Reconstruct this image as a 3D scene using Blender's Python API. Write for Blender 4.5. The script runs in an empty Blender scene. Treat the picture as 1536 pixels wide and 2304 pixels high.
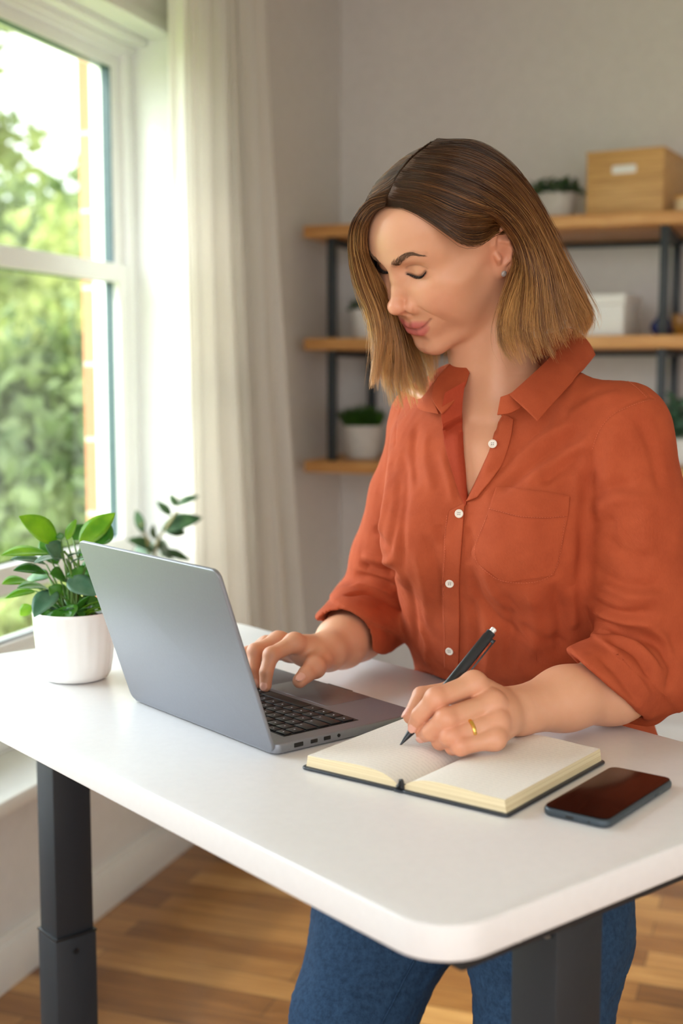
import bpy, bmesh, math, random
import numpy as np
from mathutils import Vector, Matrix
from mathutils.bvhtree import BVHTree
COL = bpy.context.scene.collection
PI = math.pi
V3 = lambda *a: np.array(a, float)

# ---------------------------------------------------------------- camera frame (metres, room axes: X along back wall, Y deeper, Z up)
CAMZ = 1.374
FPX, CX, CY = 2853.0, 768.0, 1152.0
TAU = math.atan(314 / FPX); PSI = math.radians(19.51)
FH = V3(-math.sin(PSI), math.cos(PSI), 0)
CR = V3(math.cos(PSI), math.sin(PSI), 0)
CF = FH * math.cos(TAU) - V3(0, 0, math.sin(TAU))
CU = np.cross(CR, CF)
CAM = V3(0, 0, CAMZ)
def ray(px, py): return (CR * (px - CX) - CU * (py - CY) + CF * FPX) / FPX
def at(px, py, t): return CAM + ray(px, py) * t           # a measured point, t metres deep
def onz(px, py, z): d = ray(px, py); return CAM + d * ((z - CAMZ) / d[2])
def onx(px, py, x): d = ray(px, py); return CAM + d * (x / d[0])
def ony(px, py, y): d = ray(px, py); return CAM + d * (y / d[1])
cam_d = bpy.data.cameras.new('camera'); cam = bpy.data.objects.new('camera', cam_d); COL.objects.link(cam)
cam.matrix_world = Matrix(((CR[0], CU[0], -CF[0], 0), (CR[1], CU[1], -CF[1], 0), (CR[2], CU[2], -CF[2], CAMZ), (0, 0, 0, 1)))
cam_d.sensor_fit = 'VERTICAL'; cam_d.sensor_height = 36; cam_d.sensor_width = 24; cam_d.lens = FPX / 2304 * 36
cam_d.dof.use_dof = True; cam_d.dof.focus_distance = 1.50; cam_d.dof.aperture_fstop = 3.2
cam_d.clip_start = 0.05; cam_d.clip_end = 200
bpy.context.scene.camera = cam
sc = bpy.context.scene
sc.view_settings.view_transform = 'Standard'; sc.view_settings.look = 'None'; sc.view_settings.gamma = 1
sc.view_settings.use_curve_mapping = False; sc.view_settings.exposure = 0.9

# ---------------------------------------------------------------- materials
def srgb(r, g, b):
    f = lambda c: (c / 255 / 12.92) if c / 255 <= .04045 else ((c / 255 + .055) / 1.055) ** 2.4
    return (f(r), f(g), f(b), 1)
class NT:
    def __init__(s, name):
        s.m = bpy.data.materials.new(name); s.m.use_nodes = True; s.t = s.m.node_tree
        s.b = s.t.nodes['Principled BSDF']
    def n(s, typ, **kw):
        o = s.t.nodes.new(typ)
        for k, v in kw.items():
            if k.startswith('i_'): o.inputs[k[2:].replace('_', ' ')].default_value = v
            else: setattr(o, k, v)
        return o
    def l(s, a, b): s.t.links.new(a, b)
    def set(s, **kw):
        for k, v in kw.items(): s.b.inputs[k.replace('_', ' ')].default_value = v
        return s
    def coord(s, kind='Object', scale=(1, 1, 1), rot=(0, 0, 0)):
        c = s.n('ShaderNodeTexCoord'); m = s.n('ShaderNodeMapping'); s.l(c.outputs[kind], m.inputs['Vector'])
        m.inputs['Scale'].default_value = scale; m.inputs['Rotation'].default_value = rot
        return m.outputs['Vector']
    def noise(s, vec, scale, detail=4, rough=.55, dist=0):
        o = s.n('ShaderNodeTexNoise'); o.inputs['Scale'].default_value = scale; o.inputs['Detail'].default_value = detail
        o.inputs['Roughness'].default_value = rough; o.inputs['Distortion'].default_value = dist
        if vec is not None: s.l(vec, o.inputs['Vector'])
        return o.outputs['Fac']
    def ramp(s, fac, stops):
        o = s.n('ShaderNodeValToRGB'); e = o.color_ramp.elements
        while len(e) < len(stops): e.new(.5)
        for i, (p, c) in enumerate(stops): e[i].position = p; e[i].color = c
        s.l(fac, o.inputs['Fac']); return o.outputs['Color']
    def bump(s, h, strength=.2, dist=.001, normal=None):
        o = s.n('ShaderNodeBump'); o.inputs['Strength'].default_value = strength; o.inputs['Distance'].default_value = dist
        s.l(h, o.inputs['Height'])
        if normal is not None: s.l(normal, o.inputs['Normal'])
        return o.outputs['Normal']
    def mix(s, a, b, fac, blend='MIX'):
        o = s.n('ShaderNodeMix', data_type='RGBA', blend_type=blend)
        for k, v in (('A', a), ('B', b)):
            i = [x for x in o.inputs if x.name == k and x.type == 'RGBA'][0]
            if isinstance(v, tuple): i.default_value = v
            else: s.l(v, i)
        i = o.inputs[0]
        if isinstance(fac, float): i.default_value = fac
        else: s.l(fac, i)
        return [x for x in o.outputs if x.type == 'RGBA'][0]
def plain(name, col, rough=.5, metal=0., bump=0., bscale=300, var=.06, spec=.5, coat=0., sheen=0.):
    t = NT(name); v = t.coord()
    f = t.noise(v, bscale * .12, 3)
    c2 = tuple(min(1, x * (1 + var)) for x in col[:3]) + (1,); c1 = tuple(x * (1 - var) for x in col[:3]) + (1,)
    t.l(t.ramp(f, [(.35, c1), (.65, c2)]), t.b.inputs['Base Color'])
    t.set(Roughness=rough, Metallic=metal); t.b.inputs['Specular IOR Level'].default_value = spec
    t.b.inputs['Coat Weight'].default_value = coat; t.b.inputs['Sheen Weight'].default_value = sheen
    if bump: t.l(t.bump(t.noise(v, bscale, 2), bump, .0008), t.b.inputs['Normal'])
    return t.m
def wood(name, cols, scale=(1, 14, 14), rough=.45, bump=.1):
    t = NT(name); v = t.coord(scale=scale)
    f = t.noise(v, 2.2, 6, .6, .8); f2 = t.noise(v, 14, 3, .5)
    a = t.n('ShaderNodeMath', operation='MULTIPLY_ADD'); t.l(f2, a.inputs[0]); a.inputs[1].default_value = .25; t.l(f, a.inputs[2])
    t.l(t.ramp(a.outputs[0], [(.35, cols[0]), (.62, cols[1]), (.85, cols[2])]), t.b.inputs['Base Color'])
    t.l(t.bump(f2, bump, .0006), t.b.inputs['Normal']); t.set(Roughness=rough)
    return t.m
def glass(name, tint=(1, 1, 1, 1), rough=0.):
    t = NT(name); t.t.nodes.remove(t.b)
    tr = t.n('ShaderNodeBsdfTransparent'); tr.inputs[0].default_value = tint
    gl = t.n('ShaderNodeBsdfGlossy'); gl.inputs['Roughness'].default_value = rough
    mx = t.n('ShaderNodeMixShader'); mx.inputs[0].default_value = .04; t.l(tr.outputs[0], mx.inputs[1]); t.l(gl.outputs[0], mx.inputs[2])
    t.l(mx.outputs[0], t.t.nodes['Material Output'].inputs['Surface'])
    return t.m

# ---------------------------------------------------------------- object helpers
def tag(o, label=None, cat=None, group=None, kind=None):
    if label: o['label'] = label
    if cat: o['category'] = cat
    if group: o['group'] = group
    if kind: o['kind'] = kind
    return o
def empty(name, loc=(0, 0, 0), rz=0.):
    o = bpy.data.objects.new(name, None); COL.objects.link(o); o.location = tuple(loc); o.rotation_euler = (0, 0, rz); o.empty_display_size = .05
    return o
def smooth(me, ang=None):
    me.polygons.foreach_set('use_smooth', [True] * len(me.polygons))
    if ang is not None: me.set_sharp_from_angle(angle=math.radians(ang))
def link(name, me, mats, parent=None, ang=35):
    if not isinstance(mats, (list, tuple)): mats = [mats]
    for m in mats: me.materials.append(m)
    smooth(me, ang)
    o = bpy.data.objects.new(name, me); COL.objects.link(o)
    if parent is not None: o.parent = parent
    return o
def obj(name, bm, mats, parent=None, ang=35):
    me = bpy.data.meshes.new(name); bm.normal_update(); bm.to_mesh(me); bm.free()
    return link(name, me, mats, parent, ang)
def from_np(name, v, f, mats, parent=None, ang=None):
    v = np.asarray(v, np.float32); f = np.asarray(f, np.int32); k = f.shape[1]
    me = bpy.data.meshes.new(name); me.vertices.add(len(v)); me.vertices.foreach_set('co', v.ravel())
    me.loops.add(f.size); me.loops.foreach_set('vertex_index', f.ravel())
    me.polygons.add(len(f)); me.polygons.foreach_set('loop_start', np.arange(0, f.size, k, dtype=np.int32))
    me.update(calc_edges=True); me.validate()
    return link(name, me, mats, parent, ang)
def add_box(bm, c, s, rz=0., bevel=0., seg=2, mi=0, M=None):
    x, y, z = s[0] / 2, s[1] / 2, s[2] / 2
    b = bmesh.new(); bmesh.ops.create_cube(b, size=1.0)
    for v in b.verts: v.co = Vector((v.co.x * s[0], v.co.y * s[1], v.co.z * s[2]))
    if bevel: bmesh.ops.bevel(b, geom=b.edges[:] , offset=bevel, segments=seg, profile=.5, affect='EDGES')
    T = Matrix.Translation(Vector(tuple(c))) @ Matrix.Rotation(rz, 4, 'Z')
    if M is not None: T = M @ T
    merge(bm, b, T, mi)
def merge(bm, b, T=None, mi=0):
    vm = {}
    for v in b.verts: vm[v] = bm.verts.new((T @ v.co) if T is not None else v.co)
    for f in b.faces:
        try:
            g = bm.faces.new([vm[v] for v in f.verts]); g.material_index = mi
        except ValueError: pass
    b.free()
def box(name, c, s, mat, parent=None, rz=0., bevel=0., seg=2):
    bm = bmesh.new(); add_box(bm, c, s, rz, bevel, seg); return obj(name, bm, mat, parent)
def box2(name, lo, hi, mat, parent=None, bevel=0.):
    lo = np.array(lo, float); hi = np.array(hi, float); return box(name, (lo + hi) / 2, hi - lo, mat, parent, 0, bevel)
def add_lathe(bm, prof, c=(0, 0, 0), seg=48, mi=0, wob=None, M=None):
    rings = []
    for k, (r, z) in enumerate(prof):
        if r < 1e-6: rings.append([bm.verts.new((M @ Vector((c[0], c[1], c[2] + z))) if M is not None else (c[0], c[1], c[2] + z))]); continue
        ring = []
        for i in range(seg):
            a = 2 * PI * i / seg; rr = r * (1 + (wob(a, z) if wob else 0))
            p = Vector((c[0] + rr * math.cos(a), c[1] + rr * math.sin(a), c[2] + z)); ring.append(bm.verts.new(M @ p if M is not None else p))
        rings.append(ring)
    for a, b in zip(rings, rings[1:]):
        for i in range(seg):
            j = (i + 1) % seg
            if len(a) == 1 and len(b) > 1: f = bm.faces.new((a[0], b[j], b[i]))
            elif len(b) == 1 and len(a) > 1: f = bm.faces.new((a[i], a[j], b[0]))
            elif len(a) > 1: f = bm.faces.new((a[i], a[j], b[j], b[i]))
            else: continue
            f.material_index = mi
def frames(P):
    P = np.asarray(P, float); T = np.gradient(P, axis=0); T /= np.linalg.norm(T, axis=1)[:, None] + 1e-12
    up = V3(0, 0, 1) if abs(T[0][2]) < .9 else V3(1, 0, 0); N = []
    n = np.cross(T[0], up); n /= np.linalg.norm(n)
    for t in T:
        n = n - t * (n @ t); n /= np.linalg.norm(n) + 1e-12; N.append(n)
    N = np.array(N); return T, N, np.cross(T, N)
def add_tube(bm, P, r, seg=8, cap=True, mi=0):
    P = np.asarray(P, float); r = np.broadcast_to(np.asarray(r, float), (len(P),)); T, N, B = frames(P); rings = []
    for p, rr, n, b in zip(P, r, N, B):
        rings.append([bm.verts.new(tuple(p + rr * (math.cos(2 * PI * i / seg) * n + math.sin(2 * PI * i / seg) * b))) for i in range(seg)])
    for a, b in zip(rings, rings[1:]):
        for i in range(seg): bm.faces.new((a[i], a[(i + 1) % seg], b[(i + 1) % seg], b[i])).material_index = mi
    if cap:
        bm.faces.new(rings[0][::-1]).material_index = mi; bm.faces.new(rings[-1]).material_index = mi
def spline(P, n, k=None):
    """Catmull-Rom through points, n samples"""
    P = np.asarray(P, float); m = len(P)
    if m == 2: t = np.linspace(0, 1, n)[:, None]; return P[0] * (1 - t) + P[1] * t
    Q = np.vstack([2 * P[0] - P[1], P, 2 * P[-1] - P[-2]])
    d = np.concatenate([[0], np.cumsum(np.linalg.norm(np.diff(P, axis=0), axis=1) ** .5)]) if P.ndim > 1 else np.arange(m)
    s = np.linspace(0, d[-1], n); i = np.clip(np.searchsorted(d, s, side='right') - 1, 0, m - 2); t = ((s - d[i]) / (d[i + 1] - d[i] + 1e-12))[:, None]
    a, b, c, e = Q[i], Q[i + 1], Q[i + 2], Q[i + 3]
    return .5 * (2 * b + (c - a) * t + (2 * a - 5 * b + 4 * c - e) * t * t + (3 * b - a - 3 * c + e) * t ** 3)
def add_leaf(bm, base, tip, w, normal, droop=0., fold=.25, nl=8, mi=0, curl=0.):
    """pointed oval leaf with folded midrib, a thin closed blade"""
    base = np.asarray(base, float); tip = np.asarray(tip, float); ax = tip - base; L = np.linalg.norm(ax); ax /= L
    nrm = np.asarray(normal, float); nrm = nrm - ax * (nrm @ ax); nrm /= np.linalg.norm(nrm) + 1e-9; sd = np.cross(ax, nrm)
    top = []; bot = []
    for i in range(nl + 1):
        t = i / nl; ww = w / 2 * (math.sin(PI * t ** .85) ** .8 if 0 < t < 1 else .02)
        c = base + ax * L * t + nrm * (droop * L * math.sin(PI * t) - curl * L * t * t)
        row = [c + sd * ww * s + nrm * abs(s) * ww * fold for s in (-1, -.55, 0, .55, 1)]
        top.append([bm.verts.new(tuple(p + nrm * .0004)) for p in row]); bot.append([bm.verts.new(tuple(p - nrm * .0004)) for p in row])
    for i in range(nl):
        for j in range(4):
            bm.faces.new((top[i][j], top[i][j + 1], top[i + 1][j + 1], top[i + 1][j])).material_index = mi
            bm.faces.new((bot[i][j], bot[i + 1][j], bot[i + 1][j + 1], bot[i][j + 1])).material_index = mi
        bm.faces.new((top[i][0], top[i + 1][0], bot[i + 1][0], bot[i][0])).material_index = mi
        bm.faces.new((top[i][4], bot[i][4], bot[i + 1][4], top[i + 1][4])).material_index = mi
def rrect(w, h, r, seg=6):
    pts = []
    for cx, cy, a0 in ((w / 2 - r, h / 2 - r, 0), (-w / 2 + r, h / 2 - r, PI / 2), (-w / 2 + r, -h / 2 + r, PI), (w / 2 - r, -h / 2 + r, 1.5 * PI)):
        for i in range(seg + 1):
            a = a0 + PI / 2 * i / seg; pts.append((cx + r * math.cos(a), cy + r * math.sin(a)))
    return pts
def add_slab(bm, pts, z0, z1, e=0., M=None, mi=0, seg=3):
    """extruded outline with rounded upper and lower edges of radius e; pts centred outline"""
    pts = np.array(pts, float); c = pts.mean(0); n = len(pts)
    t = np.roll(pts, -1, 0) - np.roll(pts, 1, 0); nr = np.stack([t[:, 1], -t[:, 0]], 1); nr /= np.linalg.norm(nr, axis=1)[:, None]
    lay = []
    if e > 0:
        for i in range(seg + 1):
            a = PI / 2 * i / seg; lay.append((e * (1 - math.sin(a)), z0 + e * (1 - math.cos(a))))
        for i in range(seg + 1):
            a = PI / 2 * i / seg; lay.append((e * (1 - math.cos(a)), z1 - e * (1 - math.sin(a))))
    else: lay = [(0, z0), (0, z1)]
    rings = []
    for off, z in lay:
        q = pts - nr * off
        rings.append([bm.verts.new(M @ Vector((x, y, z)) if M is not None else (x, y, z)) for x, y in q])
    for a, b in zip(rings, rings[1:]):
        for i in range(n): bm.faces.new((a[i], a[(i + 1) % n], b[(i + 1) % n], b[i])).material_index = mi
    bm.faces.new(rings[0][::-1]).material_index = mi; bm.faces.new(rings[-1]).material_index = mi
rnd = random.Random(7)
# ================================================================ MATERIALS
M_wall = plain('wall_paint', srgb(224, 221, 218), .85, bump=.12, bscale=260, var=.02, spec=.2)
M_white = plain('white_gloss_paint', srgb(238, 238, 236), .35, var=.01)
M_desk = plain('white_desk_laminate', srgb(232, 230, 229), .3, bump=.03, bscale=900, var=.012, spec=.45)
M_metal = plain('graphite_powder_coat', srgb(29, 33, 38), .5, bump=.1, bscale=1500, var=.05)
M_post = plain('black_steel', srgb(30, 38, 44), .45, var=.05)
M_shelf = wood('oak_shelf', [srgb(170, 116, 62), srgb(205, 150, 88), srgb(222, 174, 112)], (1.5, 18, 18))
M_bamboo = wood('bamboo_box', [srgb(172, 128, 72), srgb(206, 160, 98), srgb(222, 180, 120)], (2, 20, 60), .5)
M_gasket = plain('window_gasket', srgb(70, 92, 96), .5)
M_ceram = plain('white_ceramic', srgb(240, 238, 234), .22, bump=.08, bscale=120, var=.015, coat=.4)
M_matte = plain('matte_pot', srgb(205, 200, 194), .7, bump=.1)
M_soil = plain('potting_soil', srgb(70, 46, 30), .95, bump=1., bscale=500, var=.5)
M_dark = plain('dark_port', srgb(14, 14, 16), .4)
M_glass = glass('window_glass', (.97, 1, .985, 1))

def floor_mat():
    t = NT('oak_plank_floor'); v = t.coord('Object', (1, 1, 1), (0, 0, 0))
    br = t.n('ShaderNodeTexBrick', offset=.37, squash=1.0); t.l(v, br.inputs['Vector'])
    for k, x in (('Scale', 1.0), ('Mortar Size', .0012), ('Brick Width', .75), ('Row Height', .085), ('Mortar Smooth', .2), ('Bias', 0.0)): br.inputs[k].default_value = x
    br.inputs['Color1'].default_value = (0, 0, 0, 1); br.inputs['Color2'].default_value = (1, 1, 1, 1); br.inputs['Mortar'].default_value = (.5, .5, .5, 1)
    g = t.coord('Object', (1.3, 16, 1)); f = t.noise(g, 2.6, 6, .62, 1.2)
    ck = t.noise(t.coord('Object', (1.6, 14, 1)), 1.0, 1, .5)
    a = t.n('ShaderNodeMath', operation='MULTIPLY_ADD'); t.l(br.outputs['Color'], a.inputs[0]); a.inputs[1].default_value = .42; 
    b = t.n('ShaderNodeMath', operation='MULTIPLY_ADD'); t.l(f, b.inputs[0]); b.inputs[1].default_value = .62; t.l(a.outputs[0], b.inputs[2]); a.inputs[2].default_value = 0.0
    col = t.ramp(b.outputs[0], [(.18, srgb(84, 52, 26)), (.42, srgb(138, 90, 46)), (.62, srgb(172, 122, 68)), (.8, srgb(206, 158, 98))])
    col = t.mix(col, srgb(60, 36, 20), br.outputs['Fac'])
    t.l(col, t.b.inputs['Base Color']); t.set(Roughness=.32)
    t.l(t.bump(br.outputs['Fac'], -.3, .001), t.b.inputs['Normal']); t.b.inputs['Coat Weight'].default_value = .15
    return t.m
def leaf_mat(name, c1, c2, rough=.3, trans=.25, scale=30, glow=.35):
    t = NT(name); f = t.noise(t.coord(), scale, 3)
    col = t.ramp(f, [(.35, c1), (.7, c2)]); t.l(col, t.b.inputs['Base Color']); t.set(Roughness=rough)
    tr = t.n('ShaderNodeBsdfTranslucent'); t.l(t.mix(col, srgb(190, 220, 60), glow), tr.inputs[0])
    mx = t.n('ShaderNodeMixShader'); mx.inputs[0].default_value = trans
    t.l(t.b.outputs[0], mx.inputs[1]); t.l(tr.outputs[0], mx.inputs[2]); t.l(mx.outputs[0], t.t.nodes['Material Output'].inputs['Surface'])
    return t.m
def fabric_translucent(name, col, trans):
    t = NT(name); v = t.coord(); t.l(t.ramp(t.noise(v, 200, 2), [(.3, tuple(c * .97 for c in col[:3]) + (1,)), (.7, col)]), t.b.inputs['Base Color']); t.set(Roughness=.9)
    t.b.inputs['Specular IOR Level'].default_value = .1
    tr = t.n('ShaderNodeBsdfTranslucent'); tr.inputs[0].default_value = col
    mx = t.n('ShaderNodeMixShader'); mx.inputs[0].default_value = trans
    t.l(t.b.outputs[0], mx.inputs[1]); t.l(tr.outputs[0], mx.inputs[2]); t.l(mx.outputs[0], t.t.nodes['Material Output'].inputs['Surface'])
    return t.m
M_leafA = leaf_mat('bright_leaf', srgb(96, 160, 26), srgb(150, 200, 48), .28, .35)
M_leafB = leaf_mat('deep_leaf', srgb(48, 112, 32), srgb(88, 152, 52), .25, .2)
M_leafC = leaf_mat('bluish_leaf', srgb(62, 108, 82), srgb(112, 150, 122), .3, .12)
M_leafD = leaf_mat('houseplant_leaf', srgb(36, 70, 44), srgb(78, 112, 72), .4, .2)
M_grass = leaf_mat('pot_grass', srgb(30, 74, 20), srgb(76, 124, 40), .5, .25)
M_tree = leaf_mat('tree_leaf', srgb(118, 138, 70), srgb(206, 206, 132), .6, .45, 1.5, .05)
M_tree2 = leaf_mat('shade_tree_leaf', srgb(72, 98, 54), srgb(150, 164, 98), .6, .4, 1.2, .05)
M_stem = plain('green_stem', srgb(92, 128, 52), .5)
M_bark = plain('bark', srgb(96, 78, 60), .9, bump=.6, bscale=60)
M_brick = NT('orange_brick')
_v = M_brick.coord('Object', (1, 1, 1), (0, PI / 2, 0)); _b = M_brick.n('ShaderNodeTexBrick'); M_brick.l(_v, _b.inputs['Vector'])
for _k, _x in (('Scale', 1.), ('Brick Width', .215), ('Row Height', .075), ('Mortar Size', .006)): _b.inputs[_k].default_value = _x
_b.inputs['Color1'].default_value = srgb(206, 144, 108); _b.inputs['Color2'].default_value = srgb(190, 122, 88); _b.inputs['Mortar'].default_value = srgb(214, 196, 176)
M_brick.l(_b.outputs['Color'], M_brick.b.inputs['Base Color']); M_brick.set(Roughness=.9); M_brick = M_brick.m
M_curtain = fabric_translucent('sheer_cream_curtain', srgb(250, 247, 242), .45)

# ================================================================ SETTING
XW, YB = -1.62, 4.56                      # window wall face, back wall face
YJ = 3.21                                 # far jamb of the window
Y0 = .75                                  # near jamb (out of frame)
ZT = 2.295; ZS = .47
S = lambda o: tag(o, kind='structure')
S(box2('floor', (-1.75, -3, -.05), (4, YB + .1, 0), floor_mat()))
S(box2('wall_back', (XW - .3, YB, 0), (4, YB + .12, 2.75), M_wall))
def wall_left():
    bm = bmesh.new(); x0, x1 = XW - .18, XW
    def bb(lo, hi): lo = np.array(lo); hi = np.array(hi); add_box(bm, (lo + hi) / 2, hi - lo)
    bb((x0, -3, 0), (x1, Y0, 2.75)); bb((x0, YJ, 0), (x1, YB, 2.75))
    bb((x0, Y0, ZT), (x1, YJ, 2.75)); bb((x0, Y0, 0), (x1, YJ, ZS - .03))
    return S(obj('wall_left', bm, M_wall))
wall_left()
S(box2('ceiling', (XW - .3, -1.7, 2.75), (2.9, YB + .1, 2.85), M_white))
S(box2('wall_right_added', (2.8, -1.0, 0), (2.9, YB, 2.75), M_wall))  # unseen side wall, added to cut the fill light from that side
bm = bmesh.new()
def bb(bm, lo, hi, bev=0): lo = np.array(lo, float); hi = np.array(hi, float); add_box(bm, (lo + hi) / 2, hi - lo, 0, bev)
bb(bm, (XW - .30, -3, -.4), (XW - .18, Y0 - .05, 2.9)); bb(bm, (XW - .30, YJ - .005, -.4), (XW - .18, YB + .4, 2.9))
bb(bm, (XW - .30, Y0 - .05, ZT + .02), (XW - .18, YJ, 2.9)); bb(bm, (XW - .30, Y0 - .05, -.4), (XW - .18, YJ, ZS))
S(obj('wall_left_brick', bm, M_brick))
# baseboards: board with a stepped, rounded top
bm = bmesh.new(); bb(bm, (XW, -3, 0), (XW + .016, YB, .105), .002); bb(bm, (XW, -3, .10), (XW + .010, YB, .125), .003)
S(obj('baseboard_left', bm, M_white))
bm = bmesh.new(); bb(bm, (XW, YB - .016, 0), (4, YB, .105), .002); bb(bm, (XW, YB - .010, .10), (4, YB, .125), .003)
S(obj('baseboard_back', bm, M_white))
# window: reveal lining, stepped head, sashes, meeting rail, lower light
win = S(empty('window_1', (XW, YJ, ZS)))
wl = lambda p: (np.array(p, float) - np.array([XW, YJ, ZS]))
def wbox(name, lo, hi, mat, bev=.002, par=win):
    o = box2(name, wl(lo), wl(hi), mat, par, bev); return o
xf0, xf1 = -1.83, -1.745                  # frame depth
wbox('jamb_lining', (xf1 - .02, YJ - .004, ZS), (XW + .004, YJ + .02, ZT), M_white)
wbox('jamb_lining', (xf1 - .02, Y0 - .02, ZS), (XW + .004, Y0 + .004, ZT), M_white)
bm = bmesh.new()
for x0, x1, z0 in ((-1.70, XW + .004, ZT - .018), (-1.745, -1.70, ZT - .036), (-1.76, -1.735, ZT - .055)):
    bb(bm, wl((x0, Y0, z0)), wl((x1, YJ, ZT + .02)), .003)
obj('head_lining', bm, M_white, win)
zf = onx(240, 150, -1.80)[2]; ztop = 2.13
z_mid = 1.645; z_low = .865
fw = .052
def ring(name, y0, y1, z0, z1, w, x0, x1, mat):
    bm = bmesh.new()
    bb(bm, wl((x0, y0, z0)), wl((x1, y0 + w, z1)), .003); bb(bm, wl((x0, y1 - w, z0)), wl((x1, y1, z1)), .003)
    bb(bm, wl((x0 + .001, y0 + w - .002, z0)), wl((x1 - .001, y1 - w + .002, z0 + w)), .002); bb(bm, wl((x0 + .001, y0 + w - .002, z1 - w)), wl((x1 - .001, y1 - w + .002, z1)), .002)
    return obj(name, bm, mat, win)
ring('outer_frame', Y0, YJ, ZS, ZT - .02, .045, xf0 - .03, xf1, M_white)
zA, zB, zC, zD = .69, z_low, z_mid, ZT - .055
ring('upper_sash', Y0 + .04, YJ - .04, zC - .02, zD, .045, -1.815, -1.765, M_white)
ring('lower_sash', Y0 + .04, YJ - .04, zB, zC + .025, .05, -1.80, -1.75, M_white)
ring('bottom_light_frame', Y0 + .04, YJ - .04, zA, zB + .01, .035, -1.815, -1.765, M_white)
wbox('bottom_panel', (-1.80, Y0 + .03, ZS), (-1.765, YJ - .03, zA + .01), M_white)
for z0, z1 in ((zC + .02, zD - .04), (zB + .045, zC - .02), (zA + .03, zB - .02)):
    g_ = wbox('pane', (-1.792, Y0 + .08, z0), (-1.788, YJ - .08, z1), M_glass, 0)
    bm = bmesh.new()
    bb(bm, wl((-1.797, YJ - .091, z0)), wl((-1.770, YJ - .083, z1))); bb(bm, wl((-1.797, Y0 + .08, z1 - .006)), wl((-1.770, YJ - .083, z1 + .002)))
    bb(bm, wl((-1.797, Y0 + .08, z0)), wl((-1.770, YJ - .083, z0 + .005)))
    obj('gasket', bm, M_gasket, win)
S(box2('trim_1', (xf1 - .03, Y0 - .05, ZS - .035), (XW + .075, YJ + .07, ZS), M_white, None, .006))      # sill board

# curtain with deep folds, flaring towards the hem
def make_curtain():
    r = empty('curtain', (-1.50, 3.45, 0)); ny, nz = 200, 40; V = []; F = []
    zt, zb = 2.62, .16
    for k in range(nz + 1):
        z = zt + (zb - zt) * k / nz; t = k / nz
        ya, yb = 2.98 - .02 * t, 3.52 + .24 * t ** 1.6
        for i in range(ny + 1):
            s = i / ny; ph = s * 2 * PI * 7.5 + .5 * math.sin(s * 9 + 1) + .25 * math.sin(3 * t + s * 5)
            amp = (.030 + .020 * t) * (.75 + .35 * math.sin(s * 13 + 2)); yy = ya + (yb - ya) * s + .010 * math.sin(ph * 2 + 1)
            xx = -1.505 + amp * math.sin(ph) + .008 * math.sin(2.3 * ph + t * 4) + .03 * t * s
            V.append((xx + 1.50, yy - 3.45, z))
    for k in range(nz):
        for i in range(ny):
            a = k * (ny + 1) + i; F.append((a, a + 1, a + ny + 2, a + ny + 1))
    o = from_np('curtain_cloth', V, F, M_curtain, r)
    s = o.modifiers.new('thickness', 'SOLIDIFY'); s.thickness = .0012
    tag(r, 'floor-length off-white sheer curtain hanging in folds beside the window', 'curtain')
make_curtain()
rod = empty('curtain_rod', (-1.50, 2.2, 2.64))
bm = bmesh.new(); add_tube(bm, [(0, -1.9, 0), (0, 1.38, 0)], .012, 12); obj('rod', bm, M_post, rod)
for y in (-1.7, 1.3):
    bm = bmesh.new(); add_box(bm, (-.058, y, .0), (.124, .02, .02), 0, .002); add_box(bm, (-.116, y, 0), (.008, .04, .07), 0, .002); obj('bracket', bm, M_post, rod)
tag(rod, 'dark curtain rod above the window wall curtain', 'curtain rod')

# ================================================================ OUTSIDE
S(box2('ground_outside', (-60, -30, -.55), (XW - .4, 60, -.45), leaf_mat('lawn', srgb(120, 150, 66), srgb(176, 192, 96), .9, 0., 2.)))
def tree(name, label, x, y, h, cr, zc, mat, n=2600, lsz=.16, seed=1, cat='tree', group=None):
    rg = np.random.RandomState(seed); r = empty(name, (x, y, -.45))
    bm = bmesh.new(); P = spline([(0, 0, 0), (.05, .04, zc * .45), (-.05, .1, zc), (.02, 0, zc + h * .2)], 8); add_tube(bm, P, np.linspace(.14, .05, 8) * h / 4, 8)
    for k in range(7):
        a = rg.rand() * 2 * PI; q = P[4 + k % 3]; e = q + np.array([math.cos(a) * cr * .7, math.sin(a) * cr * .7, h * .12 + rg.rand() * h * .2]); add_tube(bm, spline([q, (q + e) / 2 + [0, 0, -.1], e], 6), np.linspace(.05, .015, 6) * h / 4, 6)
    obj('trunk', bm, M_bark, r)
    cl = rg.randn(16, 3) * [cr * .5, cr * .5, h * .2] + [0, 0, zc + h * .28]; V = np.zeros((n * 4, 3)); c = cl[rg.randint(0, 16, n)] + rg.randn(n, 3) * cr * .26
    ax = rg.randn(n, 3); ax /= np.linalg.norm(ax, axis=1)[:, None]; b = np.cross(ax, rg.randn(n, 3)); b /= np.linalg.norm(b, axis=1)[:, None]
    s = (lsz * (.5 + rg.rand(n)))[:, None]
    V[0::4] = c - ax * s; V[1::4] = c + b * s * .5; V[2::4] = c + ax * s; V[3::4] = c - b * s * .5
    V[:, 2] = np.maximum(V[:, 2], .03); from_np('crown', V, np.arange(n * 4).reshape(n, 4), mat, r)
    return tag(r, label, cat, group)
tree('tree', 'tall loose-crowned tree at the left edge of the upper window pane', -7.0, 9.2, 4.8, .70, 2.5, M_tree, 4200, .08, 3)
tree('tree', 'bushy yellow-green tree seen through the window just left of the brick edge', -8.6, 14.4, 3.2, 1.6, 1.1, M_tree, 8000, .11, 5)
tree('tree', 'dark green shade tree filling the lower window panes', -5.2, 7.8, 2.3, .80, .5, M_tree2, 8000, .085, 9)
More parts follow.
